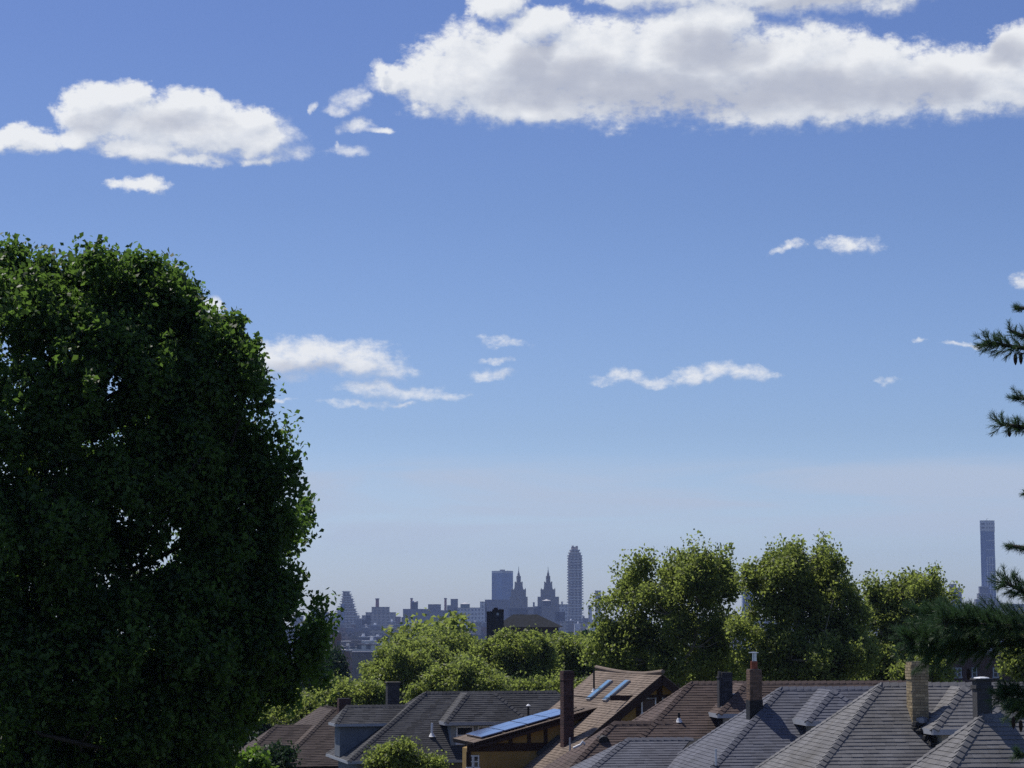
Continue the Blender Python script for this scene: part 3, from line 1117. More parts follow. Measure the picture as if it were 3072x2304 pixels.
# ---- H2: half timbered gable with skylights and solar panels
def build_h2():
    a = 15.0
    h = House('house', 'half timbered ochre house with a tan gabled roof, skylights and solar panels', (1988, 2024), 95, a, 0.78)
    s = h.s
    Lg = 9.6
    H = h.H
    rg = h.rng
    # slopes: ridge along v, thin roof slabs so that the gable wall stands back under them
    uL, uR = -7.6, 3.2
    PLt, PRt = h.left(), h.right()
    def slab(name, plane, poly):
        n = plane[0]
        mb = MB()
        k = len(poly)
        mb.add(list(poly) + [p - n * .16 for p in poly], [tuple(range(k)), tuple(reversed(range(k, 2 * k)))] +
               [(i, i + k, (i + 1) % k + k, (i + 1) % k) for i in range(k)])
        return mb.build(name, TIMBER, h.root)
    zl = lambda u: H + s * u
    left_poly = [Vector((uL, 0, zl(uL))), Vector((0, 0, H)), Vector((0, Lg, H)), Vector((uL, Lg, zl(uL)))]
    r = slab('roof', PLt, left_poly)
    shingle(left_poly, PLt[0], R_TAN, r, .15, .34, .026, rg)
    right_poly = [Vector((0, 0, H)), Vector((uR, 0, H - s * uR)), Vector((uR, Lg, H - s * uR)), Vector((0, Lg, H))]
    r2 = slab('roof', PRt, right_poly)
    shingle(right_poly, PRt[0], R_TAN, r2, .3, 50, .026, rg)
    # sagging ridge roll
    mb = MB()
    pts, n = [], 14
    for i in range(n + 1):
        t = i / n
        pts.append(Vector((0, -.05 + t * (Lg + .1), H + .05 - .12 * math.sin(math.pi * t) + .10 * t + (.14 * (1 - t * 4) if t < .25 else 0) * .6)))
    mb.tube(pts, [.09] * (n + 1), 8)
    mb.build('ridge_roll', R_TAN, r)
    # gable wall with timbers
    wv = 0.55
    gz = lambda u: H + (s * u if u < 0 else -s * u) - .25
    poly = [(-6.9, 0), (2.8, 0), (2.8, gz(2.8)), (0, gz(0)), (-6.9, gz(-6.9))]
    k = len(poly)
    mb = MB()
    mb.add([(x, wv, z) for x, z in poly] + [(x, Lg - .4, z) for x, z in poly],
           [tuple(range(k)), tuple(reversed(range(k, 2 * k)))] + [(i, i + k, (i + 1) % k + k, (i + 1) % k) for i in range(k)])
    gw = mb.build('gable_wall', W_YEL, h.root)
    wallpl = h.pl(0, -1, 0, 0, wv - .03, 0)

    def beam(x0, z0, x1, z1, w=.1, v=wv, par=None, name='beam'):
        mb = MB()
        d = Vector((x1 - x0, 0, z1 - z0))
        o = Vector((-d.z, 0, d.x)).normalized() * w
        A, B = Vector((x0, 0, z0)), Vector((x1, 0, z1))
        q = [A - o, B - o, B + o, A + o]
        mb.add([p + Vector((0, v - .05, 0)) for p in q] + [p + Vector((0, v + .01, 0)) for p in q],
               [(0, 1, 2, 3), (7, 6, 5, 4), (0, 4, 5, 1), (1, 5, 6, 2), (2, 6, 7, 3), (3, 7, 4, 0)])
        return mb.build(name, TIMBER, par or gw)
    hz_ = h.hit(1960, 2093, wallpl).z
    post = h.hit(1979, 2060, wallpl).x
    beam(-2.2, hz_, 2.2, hz_, .11)
    beam(post, hz_ + .11, post, H - .45, .12)
    beam(post, hz_ - .11, post, hz_ - 3.0, .12)
    wl_ = h.hit(1916, 2110, wallpl)
    beam(wl_.x, hz_ - .11, wl_.x, hz_ - 3.0, .1)
    b2 = h.hit(1856, 2150, wallpl)
    beam(b2.x, b2.z - 2, b2.x, gz(b2.x) - .05, .09)
    b3 = h.hit(1790, 2200, wallpl)
    beam(b3.x, b3.z - 2, b3.x, gz(b3.x) - .05, .09)
    # rake boards
    for (x0, x1) in ((uL, -.02), (uR, .02)):
        z0, z1 = H - s * abs(x0) - .26, H - s * abs(x1) - .26
        beam(x0, z0, x1, z1, .13, .06, r if x0 < 0 else r2, 'rake_board')
    c = h.hit(1946, 2117, wallpl)
    window_obj(h, gw, c.x, wv, c.z, .34, .34, muntin=False)
    c = h.hit(1999, 2117, wallpl)
    window_obj(h, gw, c.x, wv, c.z, .2, .34, muntin=False)
    # shed dormer carrying the solar panels
    n, d = PLt
    jn = h.hit(1796, 2122, PLt)         # upper front corner where the shed roof leaves the slope
    vs0 = jn.y
    vs1 = vs0 + 3.9
    fe = h.hit(1421, 2229, h.pl(0, 1, 0, 0, vs0, 0))
    ss = (jn.z - fe.z) / (jn.x - fe.x)
    ul = fe.x
    SP = PL(-ss, 0, 1, jn.x, 0, jn.z)
    sp = lambda u: jn.z + ss * (u - jn.x)
    shed = [Vector((ul, vs0, sp(ul))), Vector((jn.x, vs0, sp(jn.x))), Vector((jn.x, vs1, sp(jn.x))), Vector((ul, vs1, sp(ul)))]
    r3 = slab('shed_roof', SP, shed)
    shingle(shed, SP[0], R_TAN, r3, .15, .34, .024, rg)
    # cheek wall going all the way down
    cv = vs0 + .35
    cl = h.hit(1402, 2260, h.pl(0, 1, 0, 0, cv, 0)).x
    poly = [(cl, 0), (jn.x, 0), (jn.x, sp(jn.x) - .2), (cl, sp(cl) - .2)]
    mb = MB()
    k = 4
    mb.add([(x, cv, z) for x, z in poly] + [(x, cv + .9, z) for x, z in poly],
           [tuple(range(k)), tuple(reversed(range(k, 2 * k)))] + [(i, i + k, (i + 1) % k + k, (i + 1) % k) for i in range(k)])
    cw = mb.build('shed_wall', W_YEL, h.root)
    cpl = h.pl(0, -1, 0, 0, cv - .03, 0)
    yb = h.hit(1500, 2242, cpl).z
    beam(cl - .02, yb, h.hit(1640, 2242, cpl).x, yb, .17, cv, cw)
    for px in (1532, 1587, 1637):
        q = h.hit(px, 2210, cpl)
        beam(q.x, yb + .17, q.x, sp(q.x) - .2, .08, cv, cw)
    beam(cl + .05, yb - .17, cl + .05, yb - 2.2, .1, cv, cw)
    z0, z1 = sp(ul) - .16, sp(jn.x) - .16
    beam(ul, z0, jn.x, z1, .12, vs0 + .05, r3, 'rake_board')
    # small windows low on the ochre wall
    for px in (1410, 1428):
        q = h.hit(px, 2285, cpl)
        window_obj(h, cw, q.x, cv, q.z, .14, .28)
    # solar panels: two rows up the shed slope
    nn = SP[0]
    up = Vector((1, 0, ss)).normalized()
    A0 = h.hit(1455, 2221, SP)
    top = h.hit(1722, 2141, SP)
    len_u = (top - A0).dot(up)
    v0, v1 = vs0 + .35, vs0 + .35 + 2.9
    base = Vector((A0.x, 0, sp(A0.x)))
    mbx = None
    npan = 4
    pl_, pw_ = len_u / npan, (v1 - v0) / 2
    for i in range(npan):
        for jx in range(2):
            c = base + up * (i * pl_ + .01) + nn * .13 + Vector((0, v0 + jx * pw_ + .01, 0))
            q = [c, c + up * (pl_ - .06), c + up * (pl_ - .06) + Vector((0, pw_ - .06, 0)), c + Vector((0, pw_ - .06, 0))]
            mb = MB()
            mb.add(q + [p - nn * .04 for p in q], [(0, 1, 2, 3), (7, 6, 5, 4), (0, 4, 5, 1), (1, 5, 6, 2), (2, 6, 7, 3), (3, 7, 4, 0)])
            po = mb.build('solar_panel', SOLAR, h.root)
    mb = MB()
    for jx in range(3):
        vv = v0 + .2 + jx * 1.2
        a_, b_ = base + nn * .06 + Vector((0, vv, 0)), base + up * (len_u + .6) + nn * .06 + Vector((0, vv, 0))
        mb.tube([a_, b_], [.03, .03], 4)
    mb.build('panel_rail', PIPE, h.root)
    # skylights on the main slope
    upm = Vector((1, 0, s)).normalized()
    for (xb, yb2, xt, yt, cyan) in ((1773, 2103, 1840, 2046, 1), (1822, 2107, 1890, 2046, 0)):
        b = h.hit(xb, yb2, PLt)
        t = h.hit(xt, yt, PLt)
        le = (t - b).dot(upm)
        vv = b.y
        nl = PLt[0]
        c = Vector((b.x, vv, b.z))
        w = .62
        q = [c, c + upm * le, c + upm * le + Vector((0, w, 0)), c + Vector((0, w, 0))]
        mb = MB()
        mb.add([p + nl * .12 for p in q] + [p - nl * .02 for p in q], [(0, 1, 2, 3), (7, 6, 5, 4), (0, 4, 5, 1), (1, 5, 6, 2), (2, 6, 7, 3), (3, 7, 4, 0)])
        fr = mb.build('skylight', FLASH, h.root)
        g = .05
        q = [c + upm * g + Vector((0, g, 0)), c + upm * (le - g) + Vector((0, g, 0)), c + upm * (le - g) + Vector((0, w - g, 0)), c + upm * g + Vector((0, w - g, 0))]
        mb = MB()
        mb.add([p + nl * .14 for p in q] + [p + nl * .10 for p in q], [(0, 1, 2, 3), (7, 6, 5, 4), (0, 4, 5, 1), (1, 5, 6, 2), (2, 6, 7, 3), (3, 7, 4, 0)])
        mb.build('pane', SKYL, fr)
    # dark hatch low on the front strip
    b = h.hit(1618, 2268, PLt)
    nl = PLt[0]
    q = [b, b + upm * 1.25, b + upm * 1.25 + Vector((0, .7, 0)), b + Vector((0, .7, 0))]
    mb = MB()
    mb.add([p + nl * .16 for p in q] + [p - nl * .02 for p in q], [(0, 1, 2, 3), (7, 6, 5, 4), (0, 4, 5, 1), (1, 5, 6, 2), (2, 6, 7, 3), (3, 7, 4, 0)])
    hm = mb.build('roof_hatch', R_DARK, h.root)
    # tall dark red chimney through the slope near the rake
    b = h.hit(1706, 2233, PLt)
    pb = h.pl(0, 1, 0, 0, b.y, 0)
    x0, x1 = h.hit(1691, 2150, pb).x, h.hit(1722, 2150, pb).x
    t = h.hit(1706, 2013, pb)
    chimney(h.root, x0, x1, b.y, b.y + .55, b.z - .5, t.z, BR_RED, MORTAR_DK, corbel=2, label='tall dark red brick chimney', limit=300, rng=rg)
    # black vent with bright foot
    q = h.hit(1782, 2073, PLt)
    vent(h, q, 1.0, .045, PIPE, FLASHW)
    # crack line and little white tabs
    # wire from the chimney over the skylights
    A = Vector((x1, b.y + .3, h.hit(1727, 2088, pb).z))
    B = h.hit(1870, 2100, PLt) + nl * .15
    mb = MB()
    pts = [A.lerp(B, i / 8) + Vector((0, 0, -.06 * math.sin(math.pi * i / 8))) for i in range(9)]
    mb.tube(pts, [.02] * 9, 5)
    mb.build('wire', PIPE, h.root)
    return h


# ---- H1: charcoal roof with two dormers
def build_h1():
    h = House('house', 'charcoal hip roof house with a pale blue side dormer and wide front dormer', (1277, 2077), 108, 14, 0.96)
    L, w, uL, sl = 6.6, 3.2, 4.33, 0.71
    eave = w * .96
    pls = [h.front(), h.left(0, 0, sl), h.rear(), h.right(L, 0, sl)]
    r, fc, P = h.roof(pls, eave, R_DARK, (0, 1), .13, fascia=FASCIA)
    H, s = h.H, h.s
    h.edge(r, P, 0, 1, (-uL, -w, H - eave), (0, 0, H), R_DARK)
    h.edge(r, P, 2, 1, (-uL, w, H - eave), (0, 0, H), R_DARK, True)
    h.edge(r, P, 0, 2, (L, 0, H), (0, 0, H), R_DARK, True)
    h.walls(-uL + .5, L + uL - .5, -w + .5, w - .5, -eave - .02, W_BLUE)
    # side dormer: ridge along u out of the left slope, hipped end
    q = h.hit(1040, 2118, h.pl(0, 1, 0, 0, 0, 0))
    zr = q.z - H
    hw = 0.98
    vc = 0.1
    uE = q.x
    s = .83
    pls = [h.pl(0, -s, 1, 0, vc, zr), h.pl(-1.25, 0, 1, uE, 0, zr), h.pl(0, s, 1, 0, vc, zr), h.pl(1, 0, 0, -.3, 0, 0)]
    nl, dl = P[1]
    ex = {0: ((-nl, -dl),), 2: ((-nl, -dl),)}
    r2, f2, P2 = h.roof(pls, -zr + hw * s, R_DARK, (0, 1), .13, extra=ex, name='dormer_roof', fascia=FASCIA)
    h.edge(r2, P2, 0, 1, (uE - hw * s / 1.25, vc - hw, H + zr - hw * s), (uE, vc, H + zr), R_DARK, True)
    h.edge(r2, P2, 0, 2, (uE, vc, H + zr), (-.8, vc, H + zr), R_DARK, True)
    zb = zr - hw * s
    h.walls(uE - hw * s / 1.25 + .22, -.9, vc - hw + .22, vc + hw - .22, zb - .02, W_BLUE, 'dormer_wall', -eave + .06)
    # wide front dormer with windows
    ap = h.hit(1403, 2078, h.pl(0, 1, 0, 0, -1.5, 0))
    hip_dormer(h, ap.x, -1.5, 1.38, -.02, -.05, R_DARK, W_GREYW, Lr=1.35, capstuff=True, expo=.13)
    # chimney behind
    pb = h.pl(0, 1, 0, 0, 2.6, 0)
    x0, x1, t = h.hit(1163, 2100, pb).x, h.hit(1199, 2100, pb).x, h.hit(1180, 2049, pb)
    chimney(h.root, x0, x1, 2.6, 3.15, t.z - 1.9, t.z, BR_DK, MORTAR, cap='slab', corbel=0, limit=300, label='grey brick chimney with pale slab cap', rng=h.rng)
    q = h.hit(1296, 2207, P[0])
    vent(h, q, .6, .06, WHITE, FLASHW)
    q = h.hit(1585, 2150, P[0])
    vent(h, q, .5, .05, PIPE, None, 'white')
    # small dark box vent on the dormer
    return h


# ---- H0: umber roof at the far left
def build_h0():
    h = House('house', 'brown hip roof house beside the big tree with a square dark chimney', (1004, 2124), 120, 14, 0.80)
    w = 3.6
    s = h.s
    pls = [h.front(), h.left(), h.rear(4.2), h.right()]
    r, fc, P = h.roof(pls, w * s, R_BRN2, (0, 1), .13, fascia=None)
    H = h.H
    h.edge(r, P, 0, 1, (-w, -w, H - w * s), (0, 0, H), R_BRN2, True)
    h.edge(r, P, 1, 3, (0, 0, H), (0, 4.2, H), R_BRN2, True)
    h.walls(-w + .4, w - .4, -w + .4, 4.2 + w - .4, -w * s - .02, W_BRICKD)
    j = h.hit(940, 2174, P[1])
    k = h.hit(828, 2173, h.pl(0, 1, 0, 0, j.y, 0))
    zr = j.z - H
    eave = w * s
    nl, dl = P[1]
    pls = [h.front(j.y, zr), h.left(k.x, zr), h.rear(j.y, zr), h.pl(1, 0, 0, j.x + .6, 0, 0)]
    r2, f2, P2 = h.roof(pls, eave, R_BRN2, (0, 1), .13, extra={0: ((-nl, -dl),), 2: ((-nl, -dl),)}, name='wing_roof')
    w2 = (eave + zr) / s
    h.edge(r2, P2, 0, 1, (k.x - w2, j.y - w2, H - eave), (k.x, j.y, H + zr), R_BRN2, True)
    h.walls(k.x - w2 + .4, j.x, j.y - w2 + .4, j.y + w2 - .4, -eave - .02, W_BRICKD, 'wing_wall')
    pb = h.pl(0, 1, 0, 0, -.9, 0)
    x0, x1, t = h.hit(1017, 2110, pb).x, h.hit(1053, 2110, pb).x, h.hit(1035, 2096, pb)
    chimney(h.root, x0, x1, -.9, -.3, t.z - 1.5, t.z, BR_RED, MORTAR_DK, cap=None, corbel=0, limit=200, label='square dark red chimney', rng=h.rng)
    return h


HOUSES = [build_h6(), build_h5(), build_h4(), build_h3(), build_h2(), build_h1(), build_h0()]


# ------------------------------------------------------------------ foliage
def np_mesh(name, V, quads, mat, parent=None):
    me = bpy.data.meshes.new(name)
    nv, nq = len(V), len(quads)
    me.vertices.add(nv)
    me.vertices.foreach_set('co', V.astype(np.float32).ravel())
    k = quads.shape[1]
    me.loops.add(nq * k)
    me.loops.foreach_set('vertex_index', quads.astype(np.int32).ravel())
    me.polygons.add(nq)
    me.polygons.foreach_set('loop_start', np.arange(0, nq * k, k, dtype=np.int32))
    me.materials.append(mat)
    me.update(calc_edges=True)
    o = bpy.data.objects.new(name, me)
    COL.objects.link(o)
    if parent is not None:
        o.parent = parent
    return o


def norm(a):
    return a / (np.linalg.norm(a, axis=1, keepdims=True) + 1e-9)


def leaves(C, size, rg, updir=0.25, width=0.62, bend=0.22):
    """one bent rhombic leaf around each centre"""
    n = len(C)
    a = norm(rg.normal(size=(n, 3)) + np.array([0, 0, -0.25]))
    nn = norm(rg.normal(size=(n, 3)) + np.array([0, 0, updir * 3]))
    b = norm(np.cross(a, nn))
    nn = np.cross(b, a)
    l = size * rg.uniform(.65, 1.3, (n, 1))
    w = l * width
    V = np.empty((n, 4, 3))
    V[:, 0] = C - a * l * .5
    V[:, 1] = C + b * w * .5 + nn * l * bend - a * l * .08
    V[:, 2] = C + a * l * .5
    V[:, 3] = C - b * w * .5 + nn * l * bend * rg.uniform(-.6, 1, (n, 1)) - a * l * .08
    Q = np.arange(n * 4).reshape(n, 4)
    return V.reshape(-1, 3), Q


def limb_path(A, B, rg, wob=.08, n=6):
    pts = []
    L = (B - A).length
    for i in range(n + 1):
        t = i / n
        p = A.lerp(B, t)
        if 0 < i < n:
            p += Vector((rg.uniform(-1, 1), rg.uniform(-1, 1), rg.uniform(-.5, .5))) * L * wob
        p.z -= 0.12 * L * math.sin(math.pi * t) * .5
        pts.append(p)
    return pts


def tree_mesh(root, cen, clumps, per, size, leafm, barkm, rg, prg, trunk_r, trunk_top, spread=.42, zsq=1.0, nlimb=16, updir=.25, fork=None,
              twigs=0):
    """clumps: (n,3) centres relative to root; leaves in a gaussian puff around each"""
    n = len(clumps)
    cr = rg.uniform(.6, 1.3, (n, 1))
    C = np.repeat(clumps, per, axis=0) + norm(rg.normal(size=(n * per, 3))) * rg.uniform(0, 1, (n * per, 1)) ** .45 * 1.7 * np.repeat(cr, per, axis=0) * spread * np.array([1, 1, zsq])
    V, Q = leaves(C, size, rg, updir)
    crown = np_mesh('crown', V, Q, leafm, root)
    mb = MB()
    T = Vector(trunk_top)
    base = Vector((0, 0, 0))
    tp = [base, base.lerp(T, .35) + Vector((prg.uniform(-.2, .2), prg.uniform(-.2, .2), 0)), base.lerp(T, .7) + Vector((prg.uniform(-.3, .3), prg.uniform(-.3, .3), 0)), T]
    mb.tube(tp, [trunk_r, trunk_r * .8, trunk_r * .6, trunk_r * .3], 10)
    idx = rg.choice(n, min(n, nlimb), replace=False)
    limbs = []
    for i in idx:
        B = Vector(clumps[i])
        t = prg.uniform(.3, .95)
        A = base.lerp(T, t)
        if A.z > B.z - .5:
            A = base.lerp(T, .35)
        rr = trunk_r * (1 - t * .7) * .45
        pts = limb_path(A, B, prg)
        mb.tube(pts, [rr * (1 - .85 * j / 6) for j in range(7)], 6)
        limbs.append(pts)
    # thinner boughs springing from the limbs
    idx = rg.choice(n, min(n, nlimb * 4 + twigs), replace=False)
    for i in idx:
        B = Vector(clumps[i])
        best, bd = None, 1e9
        for pts in limbs:
            for p in pts[1:-1]:
                dd = (p - B).length
                if p.z < B.z + .4 and dd < bd:
                    best, bd = p, dd
        if best is None:
            continue
        pts = limb_path(best, B, prg, .06, 4)
        mb.tube(pts, [trunk_r * .12 * (1 - .8 * j / 4) + .006 for j in range(5)], 5)
    mb.build('trunk', barkm, root, smooth=True)
    return crown


def puffs(centres, radius, n, rg, up=.35):
    """n clump centres over the surface of leafy puffs, thinner underneath"""
    k = rg.integers(0, len(centres), n)
    d = norm(rg.normal(size=(n, 3)) + np.array([0, 0, up]))
    r = radius * rg.uniform(.65, 1.35, len(centres))
    rr = r[k] * rg.uniform(.55, 1.0, n)
    return centres[k] + d * rr[:, None] * np.array([1, 1, .85])


def lobes_clumps(lobes, n, rg, shell=.55, sub=0):
    """clump centres inside ellipsoids ((cx,cy,cz),(rx,ry,rz)): leafy puffs with gaps between them"""
    vol = np.array([r[0] * r[1] * r[2] for c, r in lobes])
    area = vol ** (2 / 3)
    rad = float((vol.max()) ** (1 / 3)) * .135
    m = sub or int(max(12, 46 * area.sum() / area.max()))
    pick = rg.choice(len(lobes), m, p=area / area.sum())
    d = norm(rg.normal(size=(m, 3)) + np.array([0, 0, .12]))
    rr = rg.uniform(0, 1, m) ** (1 / 3) * (1 - shell) + shell * rg.uniform(.8, 1.0, m)
    c = np.array([l[0] for l in lobes])[pick]
    r = np.array([l[1] for l in lobes])[pick]
    cen = c + d * np.maximum(r - rad * .8, .2) * rr[:, None]
    k = max(1, int(n * .85))
    return np.vstack([puffs(cen, rad, k, rg), c[rg.integers(0, m, n - k)] + rg.normal(size=(n - k, 3)) * rad * 1.2])


# ---- the great dark tree on the left
def big_tree():
    D = 50.0
    rg = np.random.default_rng(3)
    prg = random.Random(3)
    cx_, _, _ = at(60, 1500, D)
    root = tag(empty('broadleaf_tree', (cx_, D, 0)), 'huge dark green broadleaf tree filling the left of the view', 'tree')
    # right hand outline of the crown: (y pixel, x pixel)
    prof = [(735, 25), (765, 120), (785, 205), (800, 400), (812, 545), (845, 580), (905, 605), (950, 655), (1000, 745), (1097, 752), (1139, 800), (1236, 790),
            (1264, 835), (1333, 833), (1354, 870), (1430, 885), (1472, 905), (1541, 892), (1569, 922), (1625, 922), (1666, 895), (1708, 872), (1740, 905),
            (1791, 962), (1847, 958), (1903, 966), (1930, 960), (1986, 975), (2014, 950), (2041, 930), (2083, 890), (2166, 820), (2222, 750), (2304, 705), (2450, 690)]
    zs = np.array([at(60, y, D).z for y, x in prof])
    Rs = np.array([at(x, y, D).x - cx_ for y, x in prof])
    order = np.argsort(zs)
    zs, Rs = zs[order], Rs[order]
    n = 760
    z = rg.uniform(zs[0], zs[-1], n * 4)
    R = np.interp(z, zs, Rs)
    keep = rg.uniform(0, 1, n * 4) < (np.maximum(R, .8) / Rs.max()) ** 1.4
    z, R = z[keep][:n], R[keep][:n]
    n = len(z)
    th = rg.uniform(0, 2 * math.pi, n)
    u_ = rg.uniform(0, 1, n)
    th = np.where(u_ < .34, rg.normal(0, .45, n), np.where(u_ < .82, -rg.uniform(.2, 2.6, n), th))
    lump = 1 + .05 * np.sin(3 * th + z * 1.3) + .05 * np.sin(5 * th - z * 2.1)
    rad = np.where(rg.uniform(0, 1, n) < .62, rg.uniform(.84, 1.0, n), np.sqrt(rg.uniform(0.02, .8, n)))
    sil = np.abs(np.cos(th)) > .8
    rad = rad * R * np.where(sil, 1.0, lump) * .97
    C = np.stack([rad * np.cos(th), rad * np.sin(th) * 1.0, z], 1)
    C[:, :2] *= np.maximum(0, 1 - .95 / np.maximum(.6, np.hypot(C[:, 0], C[:, 1])))[:, None]
    C[:, 2] -= .35
    C[:, 1] *= .7
    edge, shoots = [], []
    yy = 815.0
    while yy < 2330:
        xx = float(np.interp(yy, [p[0] for p in prof], [p[1] for p in prof]))
        lob = prg.uniform(-.5, .18)
        for inset, dep in ((.6, .9), (1.3, 1.8)):
            p = at(xx, yy, D)
            edge.append((p.x - cx_ - inset + lob + prg.uniform(-.1, .1), prg.uniform(-dep, dep), p.z + prg.uniform(-.15, .15)))
        if prg.random() < .75:
            p = at(xx - 12, yy, D)
            dx, dz = prg.uniform(.2, .9), prg.uniform(.5, 1.0)
            dpt = prg.uniform(-.8, .8)
            ln = prg.uniform(.25, .6)
            for k in range(6):
                shoots.append((p.x - cx_ + lob - .3 + dx * ln * k / 6, dpt, p.z - .2 + dz * ln * k / 6))
        yy += prg.uniform(44, 84)
    xx = 0.0
    while xx < 590:
        yy = float(np.interp(xx, [p[1] for p in prof[:6]], [p[0] for p in prof[:6]]))
        p = at(xx, yy, D)
        lob = prg.uniform(-.25, .15)
        edge.append((p.x - cx_, prg.uniform(-1, 1), p.z - .85 + lob))
        ln, dpt = prg.uniform(.3, .75), prg.uniform(-.8, .8)
        for k in range(7):
            shoots.append((p.x - cx_ + prg.uniform(-.05, .05), dpt, p.z - .75 + lob + ln * k / 6))
        xx += prg.uniform(30, 55)
    edge = np.array(edge)
    C = np.vstack([puffs(C, .55, 6400, rg, .25), puffs(edge, .40, 1100, rg, .3), np.array(shoots)])
    # leaders along the top edge
    tops = []
    for (x, y) in ((20, 735), (145, 748), (210, 765), (300, 790), (365, 795), (405, 800), (500, 798), (540, 800), (590, 900), (715, 975), (760, 1010),
                   (70, 760), (255, 790), (450, 820), (640, 930), (805, 1135), (850, 1265), (880, 1350), (925, 1480), (970, 1780), (965, 1860)):
        p = at(x, y, D + prg.uniform(-1.2, 1.2))
        for k in range(11):
            tops.append((p.x - cx_ + prg.gauss(0, .05 + .02 * k) - .03 * k, p.y - D + prg.gauss(0, .15), p.z - .16 - k * .13))
    C = np.vstack([C, np.array(tops)])
    # windows through the foliage where the branches show
    holes = [(330, 1165, 48), (430, 1235, 30), (540, 1590, 36), (215, 1010, 22), (260, 860, 16), (60, 1000, 15), (560, 1000, 18), (440, 1070, 20), (700, 1200, 22), (300, 1690, 24)]
    dirx = C[:, 0] + cx_
    diry = C[:, 1] + D
    px = CXP + F * dirx / (diry * math.cos(PITCH) + (C[:, 2] - CAMZ) * math.sin(PITCH))
    py = CYP - F * (-diry * math.sin(PITCH) + (C[:, 2] - CAMZ) * math.cos(PITCH)) / (diry * math.cos(PITCH) + (C[:, 2] - CAMZ) * math.sin(PITCH))
    ok = np.ones(len(C), bool)
    for x, y, r in holes:
        ok &= ((px - x) ** 2 + (py - y) ** 2) > (r * 1.0) ** 2
    C = C[ok]
    tree_mesh(root, None, C, 42, .15, L_OAK, BARK, rg, prg, .48, (0.3, 0, 17.5), spread=.2, zsq=1.25, nlimb=26, updir=.2, twigs=60)
    return root


big_tree()


def lobed_tree(name, label, D, lobes_px, n, per, size, leafm, barkm, seed, group=None, depth=None, spread=.45, trunk_r=.35, tx=None, nlimb=16, shell=.5):
    rg = np.random.default_rng(seed)
    prg = random.Random(seed)
    xs = [l[0] for l in lobes_px]
    bx = at(tx or sum(xs) / len(xs), 1900, D).x
    gz = ground_z(bx, D)
    root = tag(empty(name, (bx, D, gz)), label, 'tree', group)
    k = D / F
    lobes = []
    if name == 'plane_tree':
        lobes_px = [(a, b + 32, c * 1.03, d) for a, b, c, d in lobes_px]
    for (x, y, rx, ry) in lobes_px:
        p = at(x, y, D)
        lobes.append(((p.x - bx, prg.uniform(-1, 1) * (depth or rx * k) * .25, p.z - gz), (rx * k * .95, (depth or rx * k * .75), ry * k * .95)))
    C = lobes_clumps(lobes, n, rg, shell)
    C[:, 2] = np.maximum(C[:, 2], 2.0)
    hi = C[C[:, 2] > np.percentile(C[:, 2], 78)]
    sh = []
    tall = name == 'plane_tree'
    for q in rg.choice(len(hi), 0 if name == 'small_tree' else min(len(hi), max(6, n // (20 if tall else 45))), replace=False):
        dx, dy, ln = rg.uniform(-.45, .45), rg.uniform(-.4, .4), rg.uniform(.4, 1.1) * (1 if tall else .6)
        for k_ in range(4):
            sh.append(hi[q] + np.array([dx, dy, 1.0]) * ln * k_ / 3)
    if sh:
        C = np.vstack([C, np.array(sh)])
    top = max(l[0][2] + l[1][2] for l in lobes)
    tree_mesh(root, None, C, per, size, leafm, barkm, rg, prg, trunk_r, (0, 0, top * .8), spread=spread, nlimb=nlimb)
    return root


# three tall plane trees above the roofs
G_ST = 'tall trees behind the roofs'
lobed_tree('plane_tree', 'tall green tree behind the half timbered gable, widest of the tall ones', 118,
           [(2030, 1745, 190, 125), (2150, 1735, 90, 95), (1900, 1815, 130, 120), (1835, 1900, 100, 110), (2000, 1920, 230, 140), (2170, 1900, 120, 150), (1900, 2010, 150, 70)],
           1150, 42, .19, L_PLANE, BARK_P, 21, G_ST, spread=.37, trunk_r=.4, tx=2000, nlimb=22)
lobed_tree('plane_tree', 'tall green tree rising behind the brown brick chimney', 114,
           [(2420, 1730, 180, 122), (2300, 1735, 90, 95), (2290, 1880, 130, 150), (2500, 1830, 130, 140), (2430, 1960, 220, 110), (2540, 1950, 100, 110)],
           1150, 42, .19, L_PLANE, BARK_P, 22, G_ST, spread=.37, trunk_r=.4, tx=2390, nlimb=22)
lobed_tree('plane_tree', 'rounded green tree behind the buff brick chimney', 122,
           [(2740, 1790, 145, 88), (2660, 1870, 100, 110), (2830, 1870, 95, 90), (2680, 1960, 130, 100), (2780, 1960, 100, 90)],
           820, 42, .19, L_PLANE, BARK_P, 23, G_ST, spread=.37, trunk_r=.35, tx=2740, nlimb=18)
